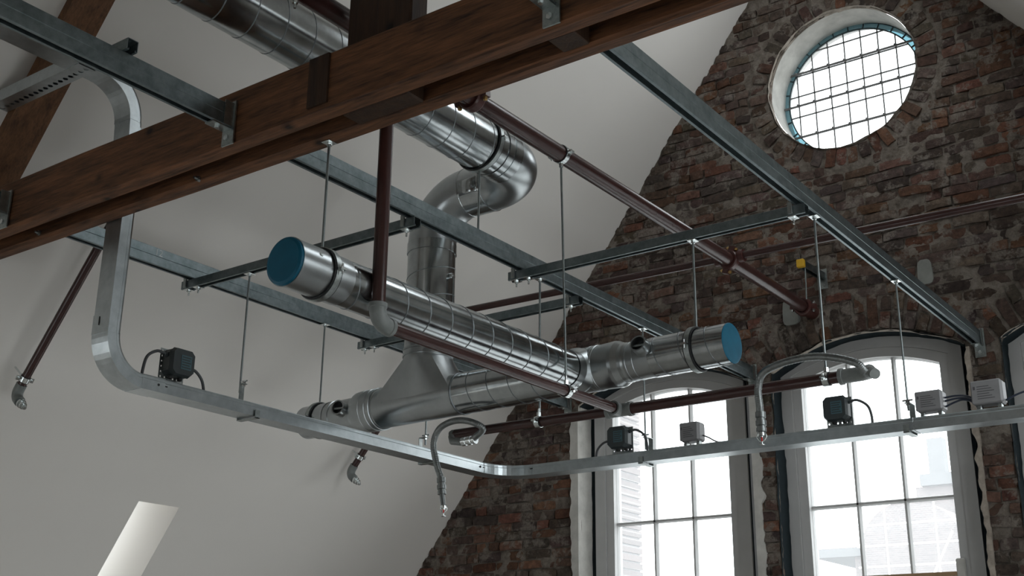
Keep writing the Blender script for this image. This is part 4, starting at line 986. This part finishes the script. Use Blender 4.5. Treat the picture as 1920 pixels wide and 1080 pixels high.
def hose(pts, conn0, conn1, label, loc):
    h = thing('flexible_hose', label, 'hose', loc); P = bez(pts, 28)
    rr = [0.0145+0.0009*math.sin(i*2.1) for i in range(len(P))]
    part('braided_hose', MB().sweep(P, rr, 18), 'hose', h)
    for c, d, n in (conn0, conn1):
        part('ferrule', MB().lathe([(0, 0.0155), (0.0, 0.020), (0.022, 0.020), (0.024, 0.017), (0.034, 0.017), (0.034, 0.0205), (0.052, 0.0205), (0.054, 0.017), (0.062, 0.017), (0.062, 0.0195), (0.076, 0.0195), (0.076, 0.0001)], c, d, 24), n, h)
    return h
hR = hose([(-1.44, 4.12, 1.125), (-1.475, 4.10, 1.165), (-1.60, 4.10, 1.205), (-1.73, 4.12, 1.212), (-1.845, 4.15, 1.193), (-1.882, 4.17, 1.14), (-1.885, 4.18, 1.07), (-1.888, 4.19, 1.045)],
     ((-1.468, 4.235, 1.162), (0.40, -0.55, -0.30), 'fitting'), ((-1.888, 4.19, 1.05), (0, 0, -1), 'hose'), 'braided steel sprinkler hose arching over the right end of the level pipe', (-1.6, 4.15, 1.15))
hL = hose([(-3.30, 4.22, 1.115), (-3.235, 4.20, 1.148), (-3.275, 4.16, 1.178), (-3.36, 4.15, 1.190), (-3.445, 4.15, 1.165), (-3.487, 4.16, 1.10), (-3.474, 4.17, 1.01), (-3.452, 4.18, 0.94)],
     ((-3.37, 4.225, 1.108), (1, 0, 0.03), 'zinc'), ((-3.453, 4.18, 0.945), (0.1, 0, -1), 'hose'), 'braided steel sprinkler hose looping round the left end of the level pipe', (-3.4, 4.2, 1.1))
part('hose_adapter', MB().sweep([(-3.47, 4.265, 1.150), (-3.44, 4.24, 1.122), (-3.37, 4.225, 1.108)], [0.014, 0.018, 0.018], 20), 'fitting', hL)
def spr_end(h, p, L, rbulb):
    p = Vector(p)
    part('outlet_tube', MB().sweep([p, p+Vector((0.012 if L > 0.05 else 0, 0, -L))], 0.0115, 18), 'hose', h)
    q = p+Vector((0.012 if L > 0.05 else 0, 0, -L))
    m = MB()
    for s in (-1, 1): m.sweep([q+Vector((0, 0, 0.02)), q+Vector((s*0.016, 0, 0.012)), q+Vector((s*0.020, 0, -0.004)), q+Vector((s*0.008, 0, -0.020)), q+Vector((0, 0, -0.022))], 0.0026, 8)
    m.lathe([(0, 0.0125), (0.012, 0.0125), (0.012, 0.006), (0.018, 0.006)], q+Vector((0,0,0.012)), (0,0,-1), 16).lathe([(0, 0.0001), (0, 0.011), (0.002, 0.011), (0.002, 0.0001)], q+Vector((0,0,-0.034)), (0,0,-1), 16).sweep([q+Vector((0,0,-0.022)), q+Vector((0,0,-0.034))], 0.003, 8)
    s_ = part('sprinkler_head', m, 'zinc', h); part('glass_bulb', MB().sweep([q+Vector((0,0,-0.004)), q+Vector((0,0,-0.021))], 0.003, 10), 'red', s_, 'red glass bulb')
spr_end(hL, (-3.445, 4.18, 0.872), 0.066, True)
spr_end(hR, (-1.888, 4.19, 0.976), 0.018, True)

# wall bracket with yellow capped strut above the middle window
wb = thing('wall_bracket', 'short strut bracket with yellow end cap on the brick gable above the middle window', 'bracket', (-2.52, 6.55, 2.42))
part('arm', MB().prism(chan(0.0205, CH), (-2.53, 6.30, 2.405), (-2.515, 6.585, 2.405), (1,0,0), (0,0,1)), 'galv', wb)
part('wall_plate', MB().cbox((-2.545, 6.578, 2.345), (-2.485, 6.586, 2.47), 0.001).hexnut((-2.510, 6.574, 2.368), (0,1,0), 0.010, 0.008), 'galv_dark', wb)
part('yellow_cap', MB().cbox((-2.552, 6.282, 2.402), (-2.508, 6.312, 2.449), 0.002), 'yellow', wb, 'yellow plastic end cap')
part('rod', MB().sweep([(-2.53, 6.36, 2.415), (-2.56, 6.42, 2.245)], 0.005, 10), 'rod', wb)

# ------------------------------------------------------------------ cable tray
ZC, HT, TW = 1.135, 0.055, 0.10
def U(w=TW/2, h=HT, t=0.0018, lip=0.009):
    a, b, c = h-0.017, h-0.013, 0.0035
    return [(-w,0),(w,0),(w,a),(w-c,b),(w-c,h-0.003),(w,h),(w-lip,h),(w-lip,h-t),(w-c-t,h-t),(w-c-t,b),(w-t,a),(w-t,t),(-w+t,t),(-w+t,a),(-w+c+t,b),(-w+c+t,h-t),(-w+lip,h-t),(-w+lip,h),(-w,h),(-w+c,h-0.003),(-w+c,b),(-w,a)]
def sweep_prof(path, prof):
    """path [(point, uaxis, vaxis)] profile swept"""
    V = []; n = len(prof)
    for p, a, b in path: V += [Vector(p)+Vector(a)*u+Vector(b)*v for u, v in prof]
    F = [(i*n+k, i*n+(k+1) % n, (i+1)*n+(k+1) % n, (i+1)*n+k) for i in range(len(path)-1) for k in range(n)]
    F += [tuple(range(n-1, -1, -1)), tuple(range((len(path)-1)*n, len(path)*n))]
    return MB().add(V, F)
XC, YC = -3.910, 5.262
tray = thing('cable_tray', 'pale galvanised cable tray dropping past the beams and running round to the right edge', 'tray', (XC, 3.5, ZC))
RB = 0.19
# vertical, bottom sheet facing -Y
part('vertical_length', sweep_prof([((XC, 2.642, ZC+RB), (1,0,0), (0,1,0)), ((XC, 2.642, 2.20), (1,0,0), (0,1,0))], U()), 'tray', tray)
bend = []
for i in range(15):
    a = PI/2*i/14; bend.append(((XC, 2.642+RB-RB*math.cos(a), ZC+RB-RB*math.sin(a)), (1,0,0), (0, math.cos(a), math.sin(a))))
part('lower_bend', sweep_prof(bend, U(TW/2+0.002, HT, 0.0018)), 'tray', tray)
part('joint_strip', sweep_prof([((XC, 2.6405, ZC+RB-0.004), (1,0,0), (0,1,0)), ((XC, 2.6405, ZC+RB+0.075), (1,0,0), (0,1,0))], U(TW/2+0.003, HT*0.98, 0.0016)), 'tray', tray)
part('left_length', sweep_prof([((XC, 2.642+RB, ZC), (1,0,0), (0,0,1)), ((XC, 5.03, ZC), (1,0,0), (0,0,1))], U()), 'tray', tray)
part('joint_strip', sweep_prof([((XC, 2.642+RB-0.01, ZC-0.0015), (1,0,0), (0,0,1)), ((XC, 2.642+RB+0.10, ZC-0.0015), (1,0,0), (0,0,1))], U(TW/2+0.003, HT+0.004, 0.0016)), 'tray', tray)
cb = []
rc = YC-5.03
for i in range(13):
    a = PI/2*i/12; e = (math.cos(a), -math.sin(a), 0)
    cb.append(((XC+rc-rc*math.cos(a), 5.03+rc*math.sin(a), ZC), e, (0,0,1)))
part('corner_bend', sweep_prof(cb, U(TW/2+0.002)), 'tray', tray)
part('right_length', sweep_prof([((XC+rc, YC, ZC), (0,-1,0), (0,0,1)), ((GX['R']+0.03, YC, ZC), (0,-1,0), (0,0,1))], U()), 'tray', tray)
part('right_length', sweep_prof([((GX['R']+0.034, YC, ZC), (0,-1,0), (0,0,1)), ((0.70, YC, ZC), (0,-1,0), (0,0,1))], U()), 'tray', tray)
for q in ((XC+TW/2+0.0015, 4.995), (XC+TW/2+0.0015, 2.90)):
    part('screw', MB().lathe([(0, 0.006), (0.003, 0.005), (0.0035, 0.0001)], (q[0], q[1], ZC+0.028), (1,0,0), 12).box((q[0]-0.001, q[1]+0.022, ZC+0.026), (q[0]+0.0006, q[1]+0.045, ZC+0.031)), 'black', tray, 'dark screw and slot')
part('screw', MB().box((XC+rc-0.02, YC-TW/2-0.0028, ZC+0.030), (XC+rc+0.005, YC-TW/2-0.001, ZC+0.035)), 'black', tray, 'dark slot')
part('slot', MB().box((XC-0.012, 2.6375, ZC+RB+0.03), (XC-0.009, 2.6398, ZC+RB+0.065)), 'black', tray, 'dark slot')
# upper bend (inner side down), tray going back over the camera, perforated branch
ub = []
for i in range(13):
    a = PI/2*i/12; ub.append(((XC, 2.48+0.14*math.cos(a), 2.22+0.14*math.sin(a)), (1,0,0), (0, math.cos(a), math.sin(a))))
part('upper_bend', sweep_prof(ub, U(TW/2+0.002)), 'tray', tray)
part('neck', sweep_prof([((XC, 2.628, 2.12), (1,0,0), (0,1,0)), ((XC, 2.622, 2.222), (1,0,0), (0,1,0))], U(TW/2+0.001)), 'tray', tray)
part('upper_length', sweep_prof([((XC, 2.48, 2.36), (1,0,0), (0,0,1)), ((XC, -2.4, 2.36), (1,0,0), (0,0,1))], U()), 'tray', tray)
pt = thing('perforated_tray', 'perforated cable tray joining at the upper left, with a row of round holes underneath', 'tray', (-4.2, 2.405, 2.358))
x0, x1 = -4.485, -3.87; n = 18; cw = (x1-x0)/n; mbp = MB()
for i in range(n):
    cx = x0+cw*(i+0.5); ya, yb = 2.368, 2.442; cyy = 2.412; V = []
    sq = [(cx-cw/2, ya), (cx, ya), (cx+cw/2, ya), (cx+cw/2, cyy), (cx+cw/2, yb), (cx, yb), (cx-cw/2, yb), (cx-cw/2, cyy)]
    for k_, (a, b) in enumerate(sq):
        V.append((a, b, 2.357))
    for k_, (a, b) in enumerate(sq):
        th = math.atan2(b-cyy, a-cx); V.append((cx+0.012*math.cos(th), cyy+0.011*math.sin(th), 2.357))
    for k_, (a, b) in enumerate(sq):
        th = math.atan2(b-cyy, a-cx); V.append((cx+0.012*math.cos(th), cyy+0.011*math.sin(th), 2.3588))
    mbp.add(V, [(k_, (k_+1) % 8, 8+(k_+1) % 8, 8+k_) for k_ in range(8)]+[(8+k_, 8+(k_+1) % 8, 16+(k_+1) % 8, 16+k_) for k_ in range(8)])
part('perforated_base', mbp, 'tray', pt)
part('side_wall', MB().box((x0, 2.366, 2.357), (x1, 2.368, 2.412)), 'tray', pt); part('side_wall', MB().box((x0, 2.442, 2.357), (x1, 2.444, 2.412)), 'tray', pt)
part('interior_shade', MB().box((x0, 2.368, 2.400), (x1, 2.442, 2.402)), 'cable', pt, 'dark sheet for the shaded interior')  # dark sheet put in for the shade seen through the holes

def hanger(x, y, along, zt, label, cx, cy):
    """Z hanger: top arm from the rod, upright behind the tray, foot under it with turned-up lip. along 'x': tray runs in X"""
    h = thing('tray_hanger', label, 'bracket', (x, y, zt), 'bent strip tray hangers'); w = 0.013; m = MB()
    if along == 'x':
        b = cy+TW/2+0.003
        m.box((x-w, y-0.012, zt), (x+w, b+0.003, zt+0.003)).box((x-w, b, ZC-0.007), (x+w, b+0.003, zt)).box((x-w, cy-TW/2-0.008, ZC-0.0095), (x+w, b+0.003, ZC-0.0065)).box((x-w, cy-TW/2-0.008, ZC-0.0095), (x+w, cy-TW/2-0.005, ZC+0.026))
    else:
        b = cx-TW/2-0.006
        m.box((b-0.003, y-w, zt), (x+0.012, y+w, zt+0.003)).box((b-0.003, y-w, ZC-0.007), (b, y+w, zt)).box((b-0.003, y-w, ZC-0.0095), (cx+TW/2+0.008, y+w, ZC-0.0065)).box((cx+TW/2+0.005, y-w, ZC-0.0095), (cx+TW/2+0.008, y+w, ZC+0.026))
    part('bent_strip', m, 'galv_dark', h)
    part('wing_nut', MB().hexnut((x, y, zt+0.008), (0,0,1), 0.010, 0.008).hexnut((x, y, zt-0.006), (0,0,1), 0.009, 0.008).cbox((x-0.024, y-0.003, zt+0.010), (x+0.024, y+0.003, zt+0.018), 0.002), 'zinc', h)
hanger(-3.980+0.02, 3.420, 'y', 1.290, 'tray hanger on the left run, just right of the left dark box', XC, YC)
hanger(-3.935, 4.63, 'y', 1.262, 'tray hanger on the left run below the flared duct piece', XC, YC)
hanger(GX['M'], YC, 'x', 1.268, 'tray hanger in front of the left window', XC, YC)
hanger(GX['R'], YC, 'x', 1.268, 'tray hanger in front of the middle window', XC, YC)
# thing seen under the tray at the left: round foot of the hanger behind
# ------------------------------------------------------------------ junction boxes
def L2W(o, a, d):
    a, d = Vector(a), Vector(d); return Matrix(((a.x, d.x, 0, o[0]), (a.y, d.y, 0, o[1]), (0, 0, 1, o[2]), (0, 0, 0, 1)))
def dark_box(o, a, d, label, cables):
    """local frame: x along the tray, y out of the plate towards the viewer, z up; o = foot of the mounting plate"""
    mx = L2W(o, a, d); b = thing('junction_box', label, 'box', o, 'dark junction boxes on perforated plates')
    pl = MB(); nx, nz = 6, 3
    W_, H_ = 0.125, 0.150
    for i in range(nx):
        for j in range(nz+4):
            cw, ch = W_/nx, H_/(nz+4); xa, za = -W_/2+i*cw, j*ch; hole = (j in (0, 1)) or i in (0,)
            if hole:
                q = [(xa,0,za),(xa+cw,0,za),(xa+cw,0,za+ch),(xa,0,za+ch)]; c = (xa+cw/2, za+ch/2); h = [(c[0]-0.0035,0,c[1]-0.0035),(c[0]+0.0035,0,c[1]-0.0035),(c[0]+0.0035,0,c[1]+0.0035),(c[0]-0.0035,0,c[1]+0.0035)]
                for y in (0.0, 0.002):
                    V = [(p[0], y, p[2]) for p in q+h]; pl.add(V, [(k_, (k_+1) % 4, 4+(k_+1) % 4, 4+k_) for k_ in range(4)], False, mx)
            else: pl.box((xa, 0, za), (xa+cw, 0.002, za+ch), mx)
    part('mounting_plate', pl, 'galv_dark', b)
    c = 0.018; x0_, x1_, z0_, z1_ = -0.052, 0.058, 0.036, 0.146
    oc = lambda g: [(x0_+c-g, z0_-g), (x1_-c+g, z0_-g), (x1_+g, z0_+c-g), (x1_+g, z1_-c+g), (x1_-c+g, z1_+g), (x0_+c-g, z1_+g), (x0_-g, z1_-c+g), (x0_-g, z0_+c-g)]
    def pr(prof, ya, yb, ins=0.0):
        n = len(prof); cx = (x0_+x1_)/2; cz = (z0_+z1_)/2
        V = [(p[0], ya, p[1]) for p in prof]+[(cx+(p[0]-cx)*(1-ins), yb, cz+(p[1]-cz)*(1-ins)) for p in prof]
        return MB().add(V, [tuple(range(n-1,-1,-1)), tuple(range(n, 2*n))]+[(k_, (k_+1) % n, n+(k_+1) % n, n+k_) for k_ in range(n)], False, mx)
    part('box_body', pr(oc(0), 0.002, 0.052), 'box_dark', b); 
    cv = part('box_cover', pr(oc(0.003), 0.052, 0.074, 0.10), 'box_dark', b)
    lb = part('label_plate', MB().box((-0.012, 0.0742, 0.062), (0.040, 0.0752, 0.120), mx), 'box_label', cv)
    m = MB()
    for j in range(5): m.box((-0.008, 0.0753, 0.067+j*0.0105), (0.036-0.006*(j % 2), 0.0760, 0.072+j*0.0105), mx)
    for kx in (-0.020, 0.03): part('knock_out', MB().lathe([(0, 0.011), (0.012, 0.010), (0.012, 0.006)], mx @ Vector((kx, 0.02, z0_+0.002)), (0,0,-1), 16), 'black', b)
    part('raised_lines', m, 'box_dark', cv)['kind'] = 'stuff'
    for pts in cables:
        P = [mx @ Vector(p) for p in pts]; part('cable', MB().sweep(bez(P, 12), 0.0062, 12), 'cable_grey', b)
        part('gland', MB().lathe([(0, 0.010), (0.012, 0.010), (0.013, 0.0075), (0.02, 0.0075)], P[0]-(P[1]-P[0]).normalized()*0.006, P[1]-P[0], 12), 'box_dark', b)
    return b
Lc = [(-0.055, 0.03, 0.118), (-0.10, 0.03, 0.122), (-0.145, 0.03, 0.09), (-0.160, 0.03, 0.03), (-0.160, 0.03, -0.02)]
Rc = [(0.060, 0.03, 0.085), (0.10, 0.03, 0.080), (0.135, 0.03, 0.050), (0.150, 0.03, 0.005), (0.148, 0.03, -0.03)]
Rc2 = [(0.060, 0.03, 0.120), (0.10, 0.03, 0.122), (0.145, 0.03, 0.09), (0.160, 0.03, 0.04), (0.160, 0.03, -0.01)]
Lc2 = [(-0.055, 0.03, 0.085), (-0.10, 0.03, 0.075), (-0.135, 0.03, 0.045), (-0.145, 0.03, 0.0), (-0.142, 0.03, -0.03)]
dark_box((-3.925, 3.005, ZC+HT-0.002), (0,1,0), (1,0,0), 'dark grey junction box on the left tray run by the lower bend', [Lc, Rc])
dark_box((-3.150, YC+0.015, ZC+HT-0.002), (1,0,0), (0,-1,0), 'dark junction box on the tray in front of the left window edge', [Lc2, Rc2])
dark_box((-1.985, YC+0.015, ZC+HT-0.002), (1,0,0), (0,-1,0), 'dark junction box on the tray in front of the middle window', [Rc2])
def grey_box(x, w, h, label, cab, blue=False, name='driver_box'):
    z0_ = ZC+HT+0.022; b = thing(name, label, 'box', (x, YC, ZC+HT), 'light grey boxes on the tray')
    part('box_body', MB().cbox((x-w/2, YC-0.040, z0_), (x+w/2, YC+0.030, z0_+h), 0.009), 'box_grey', b)
    part('box_cover', MB().cbox((x-w/2+0.002, YC-0.052, z0_+0.002), (x+w/2-0.002, YC-0.041, z0_+h-0.002), 0.005), 'box_grey', b)
    m = MB()
    for i in range(6):
        ln = w*(0.55-0.08*(i % 3)); m.box((x-w*0.28, YC-0.0526, z0_+h*0.2+i*h*0.1), (x-w*0.28+ln, YC-0.0521, z0_+h*0.2+i*h*0.1+h*0.035))
    m.box((x-w*0.40, YC-0.0528, z0_+h*0.60), (x-w*0.33, YC-0.0521, z0_+h*0.74)); part('printed_label', m, 'box_text', b)['kind'] = 'stuff'
    for s in (-1, 1):
        mm = MB(); mm.cbox((x+s*w*0.33-0.009, YC-0.020, ZC+HT-0.004), (x+s*w*0.33+0.009, YC+0.006, z0_+0.002), 0.002).lathe([(0, 0.0075), (0.006, 0.0075), (0.006, 0.0001)], (x+s*w*0.33, YC-0.020, ZC+HT+0.010), (0,-1,0), 10)
        part('foot', mm, 'galv_dark', b)
    for pts in cab:
        part('cable', MB().sweep(bez([(x+w/2+a, YC+bb, z0_+c) for a, bb, c in pts], 12), 0.0045 if blue else 0.0035, 10), 'cable' if blue else 'cable_grey', b)
    return b
grey_box(-2.735, 0.105, 0.095, 'small light grey box with printed label on the tray, centre of the left window', [[(0.0, 0.0, 0.03), (0.03, 0.0, 0.016), (0.07, 0.0, -0.008), (0.13, 0.0, -0.028), (0.17, 0, -0.04)]])
grey_box(-1.557, 0.118, 0.092, 'light grey box with blue cables on the tray, right side of the middle window', [[(0, 0, 0.060), (0.05, 0, 0.062), (0.10, 0, 0.052), (0.145, 0, 0.02), (0.155, 0, -0.03)], [(0, 0, 0.045), (0.05, 0, 0.050), (0.095, 0, 0.044), (0.135, 0, 0.015), (0.147, 0, -0.03)], [(0, 0, 0.020), (0.04, 0, 0.034), (0.08, 0, 0.040), (0.125, 0, 0.018), (0.140, 0, -0.03)]], True)
grey_box(-1.310, 0.130, 0.105, 'light grey box on the tray in front of the brick pier at the right edge', [[(0, 0, 0.015), (0.05, 0, 0.035), (0.10, 0, 0.045), (0.16, 0, 0.042), (0.25, 0, 0.03)]], True)

# ------------------------------------------------------------------ outside
struct('ground_outside', MB().box((-150, 8.0, -9.2), (150, 220, -9)), 'ground')
tw = thing('brick_tower', 'faint brick building with curved gable under scaffolding seen through the middle window', 'building', (-20.5, 46, -9))
def P46(px, py, Y=46.0):
    d = rt*((px-960)/CAM_F)+up*(-(py-540)/CAM_F)+fw; return d*(Y/d.y)
xl, xr = -16.85, -13.0
n = 20; V = []
for y in (46, 52):
    V += [(xl, y, -9), (xr, y, -9)]+[((xl+xr)/2+(xr-xl)/2*math.cos(PI*i/n), y, 5.55+1.8*math.sin(PI*i/n)) for i in range(n+1)]
m = n+3
part('gable_wall', MB().add(V, [tuple(range(m)), tuple(range(2*m-1, m-1, -1))]+[(i, m+i, m+(i+1) % m, (i+1) % m) for i in range(m)]), 'far_brick', tw)
part('flat_roof', MB().box((-16.3, 52.2, 8.9), (-13.6, 52.9, 9.4)), 'outside_roof', tw)
part('lower_wall', MB().box((-16.6, 52.5, 6), (-14.9, 55, 8.9)), 'far_brick', tw)
part('chimney_block', MB().box((-16.4, 54, 9.4), (-15.7, 54.6, 11.3)), 'outside_roof', tw)
part('side_roof', MB().box((-19.2, 47, 5.5), (-16.9, 52, 5.85)), 'outside_roof', tw)
part('side_wing', MB().box((-17.6, 47.2, -9), (-16.86, 52, 5.5)), 'far_brick', tw)
sc = thing('scaffold', 'pale tube scaffold in front of the distant brick building', 'scaffold', (-14, 44, -9))
for i in range(5): part('standard', MB().sweep([(-16.3+i*0.93, 44.6, -9), (-16.3+i*0.93, 44.6, 7.0)], 0.035, 8), 'scaffold', sc)
for j in range(16):
    z = -5.1+j*0.76; part('ledger', MB().sweep([(-16.5, 44.6, z), (-12.4, 44.6, z)], 0.035, 8), 'scaffold', sc)
for i in range(2): part('brace', MB().sweep([(-14.0+i*0.9, 44.5, 3.9), (-12.9+i*0.9, 44.5, 5.9)], 0.04, 8), 'scaffold', sc)
nb = thing('neighbour_house', 'pale brick edge of the neighbouring facade seen at the left of the left window', 'building', (-8.5, 11, -9))
part('facade', MB().box((-12.0, 11.0, -9), (-6.62, 11.4, 4.0)), 'outside_grey', nb)
mbq = MB()
for j in range(60):
    z = -2+j*0.085
    if z < 3.9: mbq.box((-6.72+(0.03 if j % 2 else 0), 10.97, z), (-6.60, 11.42, z+0.065))
q_ = part('quoin_brick', mbq, 'far_brick', nb); q_['kind'] = 'stuff'
